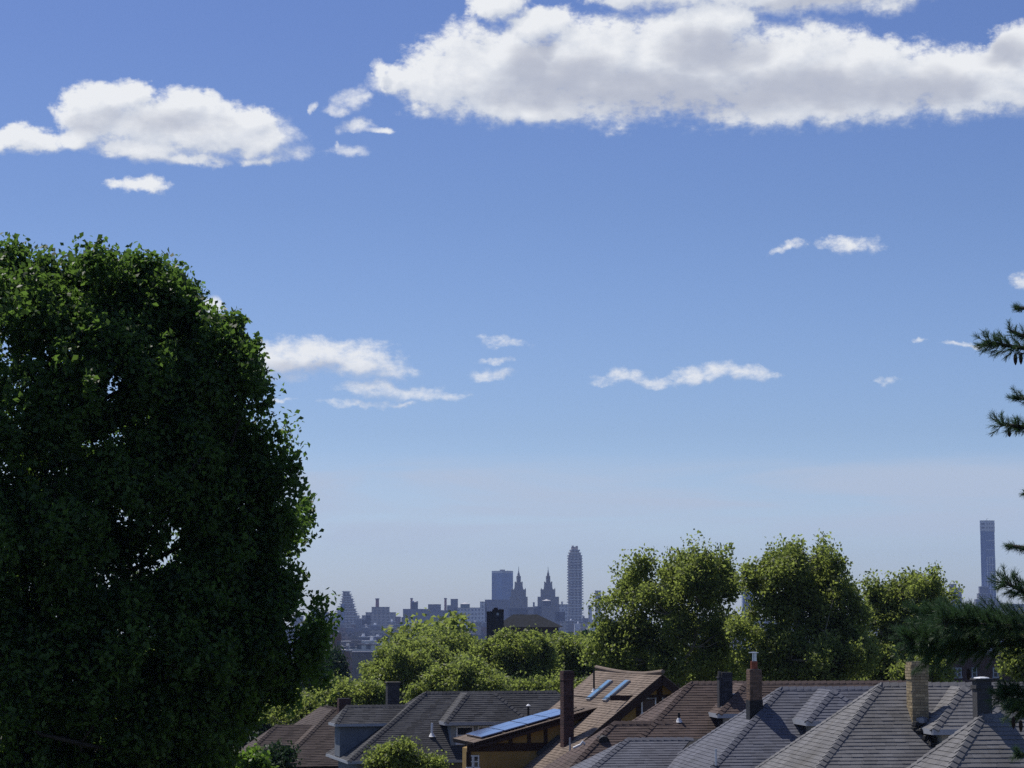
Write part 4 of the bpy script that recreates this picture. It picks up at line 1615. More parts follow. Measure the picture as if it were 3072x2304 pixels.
# lower canopy from left to right
G_CAN = 'trees making the low canopy'
low = [
    # label, D, lobes, n, seed, material
    ('low sunlit tree between the dark tree and the square dark chimney', 135, [(900, 2110, 120, 60), (1000, 2080, 90, 60)], 170, 31, L_PLANE),
    ('dark blue green tree against the low city at the left', 260, [(985, 1985, 55, 48), (930, 2010, 70, 60)], 190, 32, L_BLUE),
    ('broad bright tree above the chimney of the charcoal roof', 150, [(1190, 1990, 130, 85), (1110, 2060, 80, 50), (1290, 2040, 130, 60)], 330, 33, L_PLANE),
    ('tree whose crown tops the canopy left of the water tank', 175, [(1330, 1925, 125, 60), (1260, 1960, 90, 60), (1400, 1990, 110, 70)], 300, 34, L_PLANE),
    ('middle canopy tree right below the dark hipped roof', 160, [(1560, 1935, 120, 70), (1480, 1980, 130, 80), (1600, 2010, 120, 70)], 360, 35, L_PLANE),
    ('canopy tree just left of the tall dark red chimney', 145, [(1600, 2060, 110, 50), (1460, 2060, 120, 48), (1700, 2060, 90, 60)], 240, 36, L_PLANE),
    ('tree in front of the ledged tower foot', 165, [(1730, 1950, 100, 70), (1790, 2000, 90, 80)], 260, 37, L_PLANE),
    ('tree crown low behind the reddish brown ridge', 130, [(2150, 2000, 130, 70), (2020, 2040, 120, 45)], 220, 38, L_PLANE),
    ('tree crown low behind the blue grey ridge', 128, [(2400, 2040, 120, 50), (2560, 2030, 120, 60)], 200, 39, L_PLANE),
    ('tree filling the canopy above the low dark chimney', 165, [(1240, 1950, 110, 60), (1160, 2020, 70, 50)], 230, 42, L_PLANE),
    ('tree of the front canopy right of the square grey chimney', 138, [(1400, 2020, 130, 60), (1300, 2055, 80, 40)], 230, 43, L_PLANE),
    ('tree between the dark hipped roof and the widest tall tree', 172, [(1690, 1935, 100, 62), (1640, 1990, 100, 60)], 230, 44, L_PLANE),
    ('low tree above the brown roofs at the left', 128, [(1080, 2070, 110, 45), (950, 2110, 90, 40)], 180, 45, L_PLANE),
    ('bright tree at the right edge beside the brick apartment house', 100, [(3075, 1965, 70, 65), (3120, 1900, 90, 90)], 130, 40, L_PLANE),
    ('leafy tree end in front of the apartment windows', 110, [(2790, 1985, 35, 50), (2720, 2010, 40, 40)], 60, 41, L_PLANE),
]
for lab, D, lob, n, seed, m in low:
    k = D / 130
    lobed_tree('leafy_tree', lab, D, [(a, b + 26, c * 1.05, d * .9) for a, b, c, d in lob], int(n * 2.1), 38, .19 * max(1, k * .95), m, BARK_P, seed, G_CAN, spread=.36 * max(1, k * .95), trunk_r=.3, nlimb=10)
# small bright tree and shrub at the bottom
lobed_tree('small_tree', 'bright lime green small tree top at the foot of the dark tree', 70, [(765, 2290, 50, 45), (735, 2330, 60, 60)], 60, 60, .16, L_LIME, BARK, 51,
           spread=.22, trunk_r=.12, nlimb=6)
lobed_tree('small_tree', 'rounded shrub like tree top in front of the charcoal roof', 88, [(1180, 2290, 90, 50), (1200, 2250, 50, 30), (1270, 2310, 80, 45)], 150, 70, .14, L_PLANE, BARK, 52,
           spread=.24, trunk_r=.14, nlimb=8)
lobed_tree('small_tree', 'darker little tree in the gap left of the brown roof', 90, [(840, 2290, 45, 60)], 50, 60, .15, L_BLUE, BARK, 53, spread=.25, trunk_r=.12, nlimb=5)
# wooded slope beyond the street trees, down towards the city
rg = np.random.default_rng(77)
protos = []
for i in range(3):
    pr = random.Random(90 + i)
    root = empty('distant_tree', (0, 0, 0))
    lob = [((0, 0, 8), (4.6, 4.6, 3.6)), ((2.0, .5, 6.5), (3.4, 3.4, 3)), ((-2.2, -.5, 6.3), (3.2, 3.2, 2.8)), ((0.5, 1, 10), (3, 3, 2.4))]
    C = lobes_clumps(lob, 150, rg, .6)
    tree_mesh(root, None, C, 40, .42, L_BLUE if i == 1 else L_PLANE, BARK, rg, pr, .3, (0, 0, 9), spread=.62, nlimb=8)
    protos.append(root)
DT = []
pr = random.Random(5)
for D in (215, 290, 390, 520):
    half = D * .27
    x = -half
    while x < half:
        DT.append((x + pr.uniform(-2, 2), D + pr.uniform(-15, 15), pr.uniform(.75, 1.15)))
        x += pr.uniform(7.5, 11) * (1 + (D - 200) / 900)
place = ['behind the first rows of street trees', 'further down the wooded slope', 'far down the slope towards the low city']
for i, (x, y, k) in enumerate(DT):
    src = protos[i % 3]
    if i < 3:
        o = src
    else:
        o = src.copy()
        COL.objects.link(o)
        for ch in src.children:
            c = ch.copy()
            COL.objects.link(c)
            c.parent = o
    o.location = (x, y, ground_z(x, y) - 0.3)
    o.rotation_euler = (0, 0, pr.uniform(0, 6.28))
    k2 = k * (1.35 if y < 260 else 1.2)
    o.scale = (k2, k2, k2 * pr.uniform(.85, 1.1))
    row = ['behind the street trees', 'lower down the slope', 'far down the slope', 'at the foot of the slope'][0 if y < 250 else 1 if y < 340 else 2 if y < 460 else 3]
    ppx = CXP + F * x / y
    near = [t for q, t in ((700, 'behind the great dark tree'), (1000, 'beside the dark tree'), (1300, 'below the low city'), (1560, 'below the black roof tower'), (1790, 'below the twin towers'),
                           (2240, 'behind the widest tall tree'), (2620, 'behind the second tall tree'), (2900, 'behind the rounded tree'), (9999, 'behind the pine')) if ppx < q][0]
    tag(o, 'round topped tree ' + row + ' ' + near, 'tree', 'trees ' + row + ' ' + near)


# ---- white pine reaching in from the right
def pine():
    D = 31.0
    rg = np.random.default_rng(8)
    prg = random.Random(8)
    bx = at(3420, 1900, D).x
    root = tag(empty('pine_tree', (bx, D, 0)), 'dark long needled pine whose boughs reach in at the right edge', 'tree')
    mb = MB()
    mb.tube([(0, 0, 0), (.05, 0, 9), (0, .1, 20)], [.32, .24, .08], 12)
    mb.build('trunk', BARK, root, smooth=True)
    off = Vector((bx, D, 0))

    def P(x, y, dd=0.0):
        return at(x, y, D + dd) - off
    # boughs as pixel polylines (base to tip); (points, twig reach, density)
    boughs = [
        ([(3420, 980), (3200, 960), (3100, 925), (3045, 924)], .10, 26, .5),
        ([(3420, 1100), (3200, 1070), (3110, 1050), (3040, 1040), (2955, 1024)], .30, 60, -.3),
        ([(3420, 1120), (3200, 1090), (3100, 1020), (3030, 992)], .18, 30, .2),
        ([(3420, 1250), (3200, 1210), (3100, 1200), (3042, 1192)], .2, 34, .4),
        ([(3420, 1330), (3200, 1290), (3090, 1285), (3003, 1272)], .26, 50, -.5),
        ([(3420, 1520), (3250, 1500), (3120, 1480), (3068, 1482)], .08, 14, .2),
        ([(3420, 1740), (3200, 1690), (3080, 1645), (3022, 1636)], .08, 20, .3),
        ([(3420, 1880), (3250, 1850), (3120, 1800), (3010, 1745)], .26, 60, -.4),
        ([(3420, 1900), (3200, 1880), (3000, 1850), (2860, 1855), (2770, 1850)], .38, 190, .8),
        ([(3420, 1930), (3200, 1930), (3000, 1905), (2860, 1905), (2735, 1925)], .42, 240, 0),
        ([(3420, 1940), (3250, 1940), (3060, 1880), (2950, 1875), (2830, 1865)], .36, 170, -.8),
        ([(3420, 1950), (3200, 1960), (3050, 1930), (2900, 1945), (2790, 1950)], .42, 200, .4),
        ([(3420, 2080), (3250, 2090), (3120, 2090), (3050, 2080), (3005, 2085)], .26, 120, -.3),
        ([(3420, 2110), (3250, 2130), (3120, 2130), (3035, 2125)], .28, 100, .5),
        ([(3420, 2260), (3250, 2270), (3120, 2275), (3050, 2262)], .16, 24, .2),
    ]
    rowsz = 3.5
    spokes = []
    while rowsz < 19.5:
        for q in range(4):
            az_ = prg.uniform(0, 2 * math.pi)
            ln = prg.uniform(.75, 1.0) * (3.6 - rowsz * .15)
            dx, dy = math.cos(az_) * ln, math.sin(az_) * ln
            if dx < -.95:
                dx = prg.uniform(-.95, -.3)
            spokes.append(([Vector((0, 0, rowsz)), Vector((dx * .4, dy * .4, rowsz + .1)), Vector((dx * .75, dy * .75, rowsz + .05)), Vector((dx, dy, rowsz - .05))], .34, 26))
        rowsz += .62
    tw = MB()
    tips = []
    allb = [([P(x, y, dd * (i / (len(pts) - 1)) + 0) for i, (x, y) in enumerate(pts)], reach, nt) for pts, reach, nt, dd in boughs] + spokes
    for W, reach, nt in allb:
        b = MB()
        rad = [.05 * (1 - i / len(W)) + .008 for i in range(len(W))]
        b.tube(W, rad, 6)
        b.build('bough', BARK, root, smooth=True)
        cum = [0]
        for a_, b_ in zip(W[:-1], W[1:]):
            cum.append(cum[-1] + (b_ - a_).length)
        L = cum[-1]
        tips.append((W[-1], (W[-1] - W[-2]).normalized()))
        for _ in range(nt):
            t = L * (1 - abs(prg.gauss(0, .30)) % 1)
            i = max(j for j in range(len(W) - 1) if cum[j] <= t or j == 0)
            f = (t - cum[i]) / max(1e-6, cum[i + 1] - cum[i])
            A = W[i].lerp(W[i + 1], min(1, f))
            d = (W[i + 1] - W[i]).normalized()
            side = Vector((prg.gauss(0, 1), prg.gauss(0, 1), prg.gauss(.25, .7)))
            side = (side - d * side.dot(d)).normalized()
            r = reach * prg.uniform(.25, 1.0)
            B = A + side * r * .8 + d * r * .65
            tw.tube([A, A.lerp(B, .55) + Vector((0, 0, -.02)), B], [.008, .006, .004], 4, False)
            tips.append((B, (B - A).normalized() + Vector((0, 0, .15))))
            if r > .25:
                M_ = A.lerp(B, .55)
                tips.append((M_, (B - A).normalized()))
    tag(tw.build('twigs', BARK, root), None, kind='stuff')
    T = np.array([t for t, d in tips])
    Dn = norm(np.array([d for t, d in tips]))
    per = 64
    n = len(T) * per
    Tc = np.repeat(T, per, 0)
    Dd = np.repeat(Dn, per, 0)
    back = rg.uniform(0, .13, (n, 1))
    org = Tc - Dd * back
    sd = rg.normal(size=(n, 3))
    sd = norm(sd - Dd * (sd * Dd).sum(1, keepdims=True))
    ang = rg.uniform(.25, 1.0, (n, 1))
    nd = norm(Dd * np.cos(ang) + sd * np.sin(ang) + np.array([0, 0, -.06]))
    le = rg.uniform(.065, .105, (n, 1))
    wv = norm(np.cross(nd, rg.normal(size=(n, 3)))) * .0021
    V = np.empty((n, 4, 3))
    V[:, 0] = org - wv
    V[:, 1] = org + wv
    V[:, 2] = org + nd * le + wv * .6 + np.array([0, 0, -.006])
    V[:, 3] = org + nd * le - wv * .6 + np.array([0, 0, -.006])
    nob = np_mesh('needles', V.reshape(-1, 3), np.arange(n * 4).reshape(n, 4), L_PINE, root)
    # hanging cones
    for (x, y, dx) in ((3050, 1060, -.02), (3060, 1058, .01), (3040, 2150, 0), (3062, 2160, 0), (2905, 2005, 0), (3030, 1290, -.01)):
        c = P(x, y)
        mb = MB()
        ln = .17 if y != 1290 else .1
        prof = [(.006, 0), (.022, -.02), (.030, -ln * .45), (.024, -ln * .75), (.006, -ln)]
        mb.lathe(c + Vector((dx, 0, 0)), prof, 8)
        mb.build('cone', TIMBER, root)


pine()


# ------------------------------------------------------------------ buildings beyond
C_BRN = surf('apartment_brick', (0.10, 0.065, 0.062), (0.07, 0.05, 0.05), 2, 0.95)
def apartment():
    D = 190.0
    A = at(2700, 1965, D)
    g = ground_z(A.x, D)
    root = tag(empty('apartment_house', (A.x, D, g)), 'low dark brick apartment house with white framed windows behind the pine', 'building')
    k = D / F
    H = A.z - g
    mb = MB()
    mb.box(0, 460 * k, 0, 14, 0, H)
    w = mb.build('wall', C_BRN, root)
    mb = MB()
    mb.box(-.1, 460 * k + .1, -.12, .35, H, H + .35)
    mb.build('parapet', surf('coping', (.3, .29, .3)), root)
    for row in range(4):
        for (x0, x1, two) in ((2690, 2712, 0), (2716, 2740, 1), (2805, 2836, 1), (2856, 2882, 1), (2912, 2928, 0), (2975, 2991, 0), (3070, 3095, 1), (3120, 3136, 0)):
            c = ((x0 + x1) / 2 - 2700) * k
            hw = (x1 - x0) / 2 * k
            zc = H - (52 * k) - row * 3.0
            f = MB()
            t = .09
            hh = .43
            f.box(c - hw, c + hw, -.08, .02, zc + hh - t, zc + hh)
            f.box(c - hw - .05, c + hw + .05, -.12, .02, zc - hh - .05, zc - hh + t)
            f.box(c - hw, c - hw + t, -.08, .02, zc - hh + t, zc + hh - t)
            f.box(c + hw - t, c + hw, -.08, .02, zc - hh + t, zc + hh - t)
            if two:
                f.box(c - t * .7, c + t * .7, -.08, .02, zc - hh + t, zc + hh - t)
            f.box(c - hw + t, c + hw - t, -.06, .01, zc - .03, zc + .03)
            fo = f.build('window', FASCIA, root)
            p = MB()
            p.box(c - hw + t, c + hw - t, -.03, -.004, zc - hh + t, zc + hh - t)
            p.build('pane', GLASS, fo)
    return root


apartment()


def hipped_hall():
    D = 420.0
    k = D / F
    c = at(1580, 1843, D)
    g = ground_z(c.x, D)
    root = tag(empty('hall', (c.x, D, g)), 'building with a low dark hipped roof showing over the canopy', 'building')
    H = c.z - g
    l = (1540 - 1580) * k
    rr = (1612 - 1580) * k
    dz = 38 * k
    mb = MB()
    x0, x1 = l - 60 * k, (1690 - 1580) * k
    mb.add([(x0, -4, H - dz), (x1, -4, H - dz), (x1, 9, H - dz), (x0, 9, H - dz), (l, 2.5, H), (rr, 2.5, H)],
           [(0, 1, 5, 4), (1, 2, 5), (2, 3, 4, 5), (3, 0, 4), (3, 2, 1, 0)])
    mb.build('roof', surf('hall_roofing', (0.045, 0.047, 0.05), (0.03, 0.032, 0.035), 2, 1.0, spec=0.0), root)
    mb = MB()
    mb.box(x0 + 1, x1 - 1, -3.2, 8.2, 0, H - dz)
    mb.build('wall', C_BRN, root)


hipped_hall()


def water_tank():
    D = 330.0
    k = D / F
    c = at(1485, 1828, D)
    g = ground_z(c.x, D)
    root = tag(empty('bulkhead_tower', (c.x, D, g)), 'black square roof tower with a small round pale window above the trees', 'building')
    H = c.z - g
    mb = MB()
    mb.box(-25 * k, 26 * k, 0, 3, 0, H - .3)
    w = mb.build('wall', W_BRICKD, root)
    mb = MB()
    mb.box(-8 * k, 26 * k, -.06, 3.1, H - .3, H)
    mb.box(-4 * k, 8 * k, .6, 2.2, H, H + .25)
    mb.build('parapet', TIMBER, root)
    mb = MB()
    mb.tube([(8 * k, -.02, H - .7), (8 * k, .02, H - .7)], [.2, .2], 12)
    mb.build('round_window', FASCIA, root)


water_tank()

# ---- skyline
CM = {
    'slate': city_mat('city_slate', (0.17, 0.165, 0.19), (0.035, 0.045, 0.07)),
    'tan': city_mat('city_tan', (0.44, 0.38, 0.33), (0.04, 0.045, 0.06), 8.5, 6.2),
    'stone': city_mat('city_stone', (0.20, 0.175, 0.15), (0.09, 0.085, 0.09), 5.2, 7.0, .35, .45),
    'pale': city_mat('city_pale', (0.66, 0.64, 0.62), (0.10, 0.11, 0.14), 7.0, 8.0),
    'glass': city_mat('city_glass', (0.20, 0.27, 0.42), (0.10, 0.14, 0.26), 3.6, 7.2, .5, .8),
    'white': city_mat('city_white', (0.8, 0.8, 0.8), (0.4, 0.42, 0.45), 9, 9, .2, .3),
    'brick': city_mat('city_brick', (0.22, 0.12, 0.09), (0.07, 0.06, 0.06), 6, 6),
    'rust': surf('city_rust', (0.34, 0.12, 0.07), (0.25, 0.09, 0.05), .2),
    'black': surf('city_black', (0.03, 0.03, 0.035), None, .2),
    'copper': surf('city_copper', (0.13, 0.18, 0.15), (0.10, 0.13, 0.11), .2),
}
DC = 4500.0


def city_root(name, x, label, D=DC, cat='building', group='buildings of the far skyline'):
    p = at(x, 1880, D)
    g = ground_z(p.x, D)
    o = tag(empty(name, (p.x, D, g)), label, cat, group)
    return o


def zof(y, D=DC):
    return at(1536, y, D).z - ground_z(0, D)


def xof(x, x0, y, D=DC):
    return at(x, y, D).x - at(x0, 1880, D).x


def cbox(root, x0, boxes, mat, name='block', D=DC, depth=None):
    mb = MB()
    for b in boxes:
        xl, xr, yt = b[:3]
        yb = b[3] if len(b) > 3 else None
        dp = b[4] if len(b) > 4 else (depth or 24)
        off = b[5] if len(b) > 5 else 0
        zb = 0 if yb is None else zof(yb, D)
        mb.box(xof(xl, x0, yt, D), xof(xr, x0, yt, D), off, off + dp, zb, zof(yt, D))
    return mb.build(name, CM[mat] if isinstance(mat, str) else mat, root)


# stepped, ledged apartment tower at the left
r = city_root('apartment_tower', 1038, 'tapering stepped tower with many ledges at the left of the skyline', cat='tower')
lv = [(1773, 1028, 1047), (1785, 1027, 1052), (1795, 1025, 1057), (1811, 1021, 1061), (1826, 1012, 1065), (1838, 1004, 1069), (1846, 998, 1076), (1862, 996, 1077)]
bx = []
for i, (y, a, b) in enumerate(lv):
    yb = lv[i + 1][0] if i + 1 < len(lv) else None
    bx.append((a, b, y, yb, 26 - (7 - i) * 1.5, (7 - i) * .8))
cbox(r, 1038, bx, 'tan')
mb = MB()
y = 1776
while y < 1900:
    a = float(np.interp(y, [l[0] for l in lv], [l[1] for l in lv]))
    b = float(np.interp(y, [l[0] for l in lv], [l[2] for l in lv]))
    st = 7.4
    mb.box(xof(a - 2.2, 1038, y), xof(b + 2.0, 1038, y), -1.5, 25, zof(y), zof(y) + 1.5)
    y += st
mb.build('ledge', CM['pale'], r)
mb = MB()
mb.box(xof(1026, 1038, 1780), xof(1033, 1038, 1780), -1.9, -.2, 0, zof(1812))
mb.build('glass_bay', CM['glass'], r)

BL = [
    # name, label, category, [(xl, xr, ytop[, ybottom])...], material
    ('tower_block', 'plain grey block half hidden by the dark tree', [(933, 955, 1826)], 'slate'),
    ('tower_block', 'blocky slab with a square roof house left of the ledged tower', [(961, 996, 1851), (971, 985, 1838, 1851)], 'slate'),
    ('setback_block', 'pale stepped block with a rust coloured stack on its roof', [(1097, 1186, 1838), (1115, 1167, 1822, 1838), (1086, 1112, 1847), (1074, 1099, 1860)], 'tan'),
    ('tower_block', 'dark slab with a round roof tank right of the gap in the skyline', [(1209, 1262, 1828), (1204, 1209, 1853), (1231, 1253, 1805, 1828, 12, 4)], 'slate'),
    ('apartment_block', 'long mid height block with a drum shaped penthouse', [(1262, 1343, 1832), (1255, 1284, 1828, None, 20, 3), (1284, 1322, 1814, 1832, 14, 4)], 'slate'),
    ('apartment_block', 'narrow dark block with a tall roof house beside the thin stack', [(1341, 1352, 1817), (1352, 1373, 1798)], 'slate'),
    ('apartment_block', 'pale block with a green roofed penthouse', [(1363, 1461, 1824), (1440, 1458, 1806, 1824)], 'pale'),
    ('tower_block', 'broad bluish block under the glass tower', [(1455, 1528, 1800)], 'slate'),
    ('apartment_block', 'low block linking the twin towers', [(1526, 1616, 1825), (1584, 1600, 1822, 1825)], 'stone'),
    ('apartment_block', 'dark block with a small turret between the twin towers', [(1601, 1625, 1820), (1599, 1604, 1808, 1820)], 'slate'),
    ('apartment_block', 'plain block right of the second twin tower', [(1676, 1704, 1814), (1684, 1689, 1806, 1814, 4, 4)], 'pale'),
    ('tower_block', 'low block at the foot of the ledged supertall', [(1664, 1695, 1836)], 'brick'),
    ('tower_block', 'pale tower top peeping over the first tall tree', [(1786, 1803, 1773), (1766, 1776, 1817)], 'pale'),
    ('tower_block', 'light glass block seen in the gap between two tall trees', [(2232, 2246, 1702), (2228, 2262, 1760)], 'glass'),
    ('tower_block', 'block showing at the left shoulder of the rounded tree', [(2629, 2668, 1763)], 'slate'),
    ('tower_block', 'low block between the second and third tall trees', [(2556, 2580, 1797)], 'slate'),
    ('tower_block', 'rounded twin block above the rounded tree', [(2853, 2869, 1753), (2869, 2885, 1764)], 'slate'),
    ('tower_block', 'pale boxy block right of the slender tower foot', [(2959, 3001, 1804)], 'white'),
    ('tower_block', 'narrow black block against the pale box', [(3001, 3008, 1811)], 'black'),
    ('tower_block', 'wide low block at the right edge of the skyline', [(3016, 3110, 1816), (3022, 3110, 1813, 1816, 10, 3)], 'slate'),
]
for nm, lab, bxs, m in BL:
    x0 = bxs[0][0]
    r = city_root(nm, x0, lab)
    D = DC
    wall = cbox(r, x0, bxs, m, 'wall')
    # cornice round each roof
    mb = MB()
    for b in bxs:
        xl, xr, yt = b[:3]
        dp = b[4] if len(b) > 4 else 24
        of = b[5] if len(b) > 5 else 0
        mb.box(xof(xl, x0, yt) - .5, xof(xr, x0, yt) + .5, of - .6, of + dp + .5, zof(yt), zof(yt) + .9)
    mb.build('cornice', CM['slate'] if m != 'black' else CM['black'], r)
# stacks and tanks that stand on the roofs
for (x, xw, yt, yb, mat, lab, kind) in (
        (1131, 5.5, 1795, 1822, 'rust', 'rust red round stack on the pale stepped block', 's'),
        (1234, 3.6, 1794, 1828, 'rust', 'rusty stack beside the round roof tank', 's'),
        (1336, 3.8, 1794, 1832, 'rust', 'thin rust red stack with a pale foot', 's'),
        (1639, 13, 1803, 1818, 'black', 'black round water tank with conical lid before the second twin tower', 't'),
        (1242, 9, 1806, 1826, 'black', 'dark drum tank on the dark slab', 't'),
        (1395, 14, 1812, 1824, 'copper', 'green domed penthouse on the pale block', 't')):
    root = city_root('roof_stack' if kind == 's' else 'water_tank', x, lab, cat='stack' if kind == 's' else 'tank', group='rooftop stacks and tanks')
    k = DC / F
    root.location.z += zof(yb)
    root.location.y -= 1 if x != 1639 else 60
    if x == 1639:
        root.location.y = DC - 40
    hgt = zof(yt) - zof(yb)
    root.location.y += 6
    mb = MB()
    if kind == 's':
        mb.lathe((0, 0, 0), [(xw * k, 0), (xw * k * .9, hgt - 2)], 12)
        mb.build('shaft', CM[mat], root)
        mb = MB()
        mb.lathe((0, 0, hgt - 2), [(xw * k * 1.2, 0), (xw * k * 1.2, 2)], 12)
        mb.build('rim', CM['slate'], root)
    else:
        mb.lathe((0, 0, 0), [(xw * k, 0), (xw * k, hgt)], 16)
        mb.build('drum', CM[mat], root)
        mb = MB()
        mb.lathe((0, 0, hgt), [(xw * k * 1.05, 0), (xw * k * .1, 3)], 16)
        mb.build('lid', CM['pale'], root)

# glass tower
D2 = 5200.0
r = city_root('glass_tower', 1507, 'bluish glass office tower left of the twin towers', D2, 'tower')
k2 = D2 / F
mb = MB()
a0, a1, a2 = (1475 - 1507) * k2, 0, (1539 - 1507) * k2
zt, zb = zof(1719, D2), 0
pts = [(a0, 22), (a1, 0), (a2, 22), (a1, 46)]
for (z0, z1) in ((0, zt),):
    mb.add([(x, y, z0) for x, y in pts] + [(x, y, z1) for x, y in pts], [(4, 5, 6, 7), (0, 1, 5, 4), (1, 2, 6, 5), (2, 3, 7, 6), (3, 0, 4, 7)])
mb.build('curtain_wall', CM['glass'], r)
mb = MB()
zt2 = zof(1712, D2)
mb.add([(x, y, zt) for x, y in pts] + [(x, y, zt2) for x, y in pts], [(4, 5, 6, 7), (0, 1, 5, 4), (1, 2, 6, 5), (2, 3, 7, 6), (3, 0, 4, 7)])
mb.build('crown_band', CM['pale'], r)
mb = MB()
mb.box(-6, 6, 16, 28, zt2, zt2 + 3)
mb.build('plant_room', CM['slate'], r)

# twin towers
for c, lab in ((1556, 'left of the twin stone towers with a lantern spire'), (1645, 'right of the twin stone towers with a lantern spire')):
    r = city_root('stone_tower', c, lab, cat='tower', group='twin spired stone towers')
    cbox(r, c, [(c - 27, c + 27 if c < 1600 else c + 32, 1790, None, 34, 0), (c - 23, c + 22, 1768, 1790, 28, 3)] if c < 1600 else
         [(c - 32, c + 32, 1790, None, 34, 0), (c - 23, c + 21, 1768, 1790, 28, 3)], 'stone', 'shaft')
    k = DC / F
    mb = MB()
    y_ = 17
    for (h0, h1, w0, w1) in ((1768, 1757, 14, 12), (1757, 1747, 12, 10)):
        mb.frustum(-w0 * k, w0 * k, y_ - w0 * k, y_ + w0 * k, zof(h0), -w1 * k, w1 * k, y_ - w1 * k, y_ + w1 * k, zof(h1))
    mb.build('setback', CM['stone'], r)
    mb = MB()
    for sx in (-1, 1):
        for sy in (-1, 1):
            mb.lathe((sx * 10.5 * k, y_ + sy * 10.5 * k, zof(1757)), [(1.2, 0), (1.0, 7), (1.8, 7.3), (.2, 9)], 6)
            mb.lathe((sx * 20 * k, y_ + sy * 16 * k, zof(1768)), [(1.2, 0), (.2, 3)], 6)
    mb.build('urn', CM['stone'], r)
    mb = MB()
    mb.lathe((0, y_, zof(1747)), [(7.5 * k, 0), (6.2 * k, 2)], 10)
    zL = zof(1747)
    mb.lathe((0, y_, zL + 2), [(4.6 * k, 0), (4.6 * k, 10), (6.2 * k, 10.3), (6.2 * k, 11.5), (3.8 * k, 12), (3.4 * k, 16), (2.2 * k, 18), (1.6 * k, 20)], 10)
    for j in range(8):
        t = j * math.pi / 4
        mb.tube([(5.9 * k * math.cos(t), y_ + 5.9 * k * math.sin(t), zL + 1), (5.9 * k * math.cos(t), y_ + 5.9 * k * math.sin(t), zL + 12.4)], [.55, .55], 6)
    mb.build('lantern', CM['stone'], r)
    mb = MB()
    zS = zL + 22
    mb.lathe((0, y_, zS), [(1.6 * k, 0), (1.0 * k, 2.5), (1.4 * k, 3), (.55 * k, 5), (.8 * k, 6), (.2 * k, 11)], 8)
    mb.build('spire', CM['copper'], r)

# supertall with ledges
r = city_root('ledged_tower', 1725, 'very tall slender tower with ledges at every storey right of the twin towers', cat='tower')
lv = [(1640, 1714, 1734), (1650, 1711, 1738), (1660, 1707, 1743), (1668, 1704, 1746), (1735, 1703, 1748)]
c = 1725
cbox(r, c, [(1716, 1722, 1636, 1640, 6, 10), (1727, 1734, 1637, 1640, 6, 10), (1714, 1734, 1640, 1650, 18, 5), (1711, 1738, 1650, 1660, 22, 3), (1707.5, 1742.5, 1660, 1670, 26, 1), (1705, 1745.5, 1670, None, 30, 0)], 'tan', 'shaft')
mb = MB()
y = 1652
while y < 1895:
    a = float(np.interp(y, [1650, 1668, 1735], [1710, 1703, 1702])) - .6
    b = float(np.interp(y, [1650, 1668, 1735, 1900], [1739.5, 1747, 1750, 1751]))
    mb.box(xof(a, c, y), xof(b, c, y), -1.6, 31.5, zof(y), zof(y) + 2.0)
    y += 8.2
mb.build('ledge', CM['pale'], r)
mb = MB()
for (xa, xb) in ((1716, 1719), (1727, 1729.5), (1738, 1740)):
    mb.box(xof(xa, c, 1700), xof(xb, c, 1700), -.9, -.1, 0, zof(1672))
mb.build('pier', CM['slate'], r)

# slender open-lattice tower at the right
r = city_root('slender_tower', 2962, 'very tall slender square tower at the right edge with a screened crown', cat='tower')
c = 2962
r.location.x += 6 * DC / F
k = DC / F
tw_ = [(a, b) for a, b in ((-19 * k, 5), (-3.5 * k, 0), (24 * k, 6), (9 * k, 26))]
def prism(pts, z0, z1):
    m = MB()
    m.add([(x, y, z0) for x, y in pts] + [(x, y, z1) for x, y in pts], [(4, 5, 6, 7), (0, 1, 5, 4), (1, 2, 6, 5), (2, 3, 7, 6), (3, 0, 4, 7)])
    return m
prism(tw_, 0, zof(1594)).build('shaft', CM['glass'], r)
prism([(x * 1.04, y) for x, y in tw_], zof(1594), zof(1561)).build('crown_screen', CM['pale'], r)
mb = MB()
A_, B_ = Vector((-3.5 * k, 0, 0)), Vector((24 * k, 6, 0))
for t in (0.04, .36, .68, .98):
    p = A_.lerp(B_, t)
    mb.box(p.x - .55, p.x + .55, p.y - 1.2, p.y + .5, zof(1808), zof(1672))
for yy in (1672, 1695, 1718, 1743, 1767, 1790, 1650, 1622):
    mb.add([(A_.x, A_.y - 1.0, zof(yy)), (B_.x, B_.y - 1.0, zof(yy)), (B_.x, B_.y - 1.0, zof(yy) + 1.1), (A_.x, A_.y - 1.0, zof(yy) + 1.1),
            (A_.x, A_.y + .4, zof(yy)), (B_.x, B_.y + .4, zof(yy)), (B_.x, B_.y + .4, zof(yy) + 1.1), (A_.x, A_.y + .4, zof(yy) + 1.1)],
           [(0, 1, 2, 3), (7, 6, 5, 4), (3, 2, 6, 7), (0, 4, 5, 1), (1, 5, 6, 2), (0, 3, 7, 4)])
mb.build('window_grid', CM['white'], r)
mb = MB()
mb.tube([(2, 12, zof(1561)), (2, 12, zof(1561) + 3), (6, 12, zof(1561) + 5)], [.4, .35, .2], 5)
mb.build('crane', CM['black'], r)
r = city_root('setback_block', 2934, 'stepped stone block hugging the foot of the slender tower')
cbox(r, 2934, [(2934, 2961, 1760, 1781, 12, -16), (2930, 2971, 1781, 1798, 16, -18), (2922, 2988, 1798, None, 20, -21)], 'slate', 'wall')
cbox(r, 2934, [(2933, 2962, 1759.5, 1761, 13, -16.6), (2929, 2972, 1780, 1781.5, 17, -18.7), (2921, 2989, 1797, 1799, 21, -21.7)], 'pale', 'cornice')

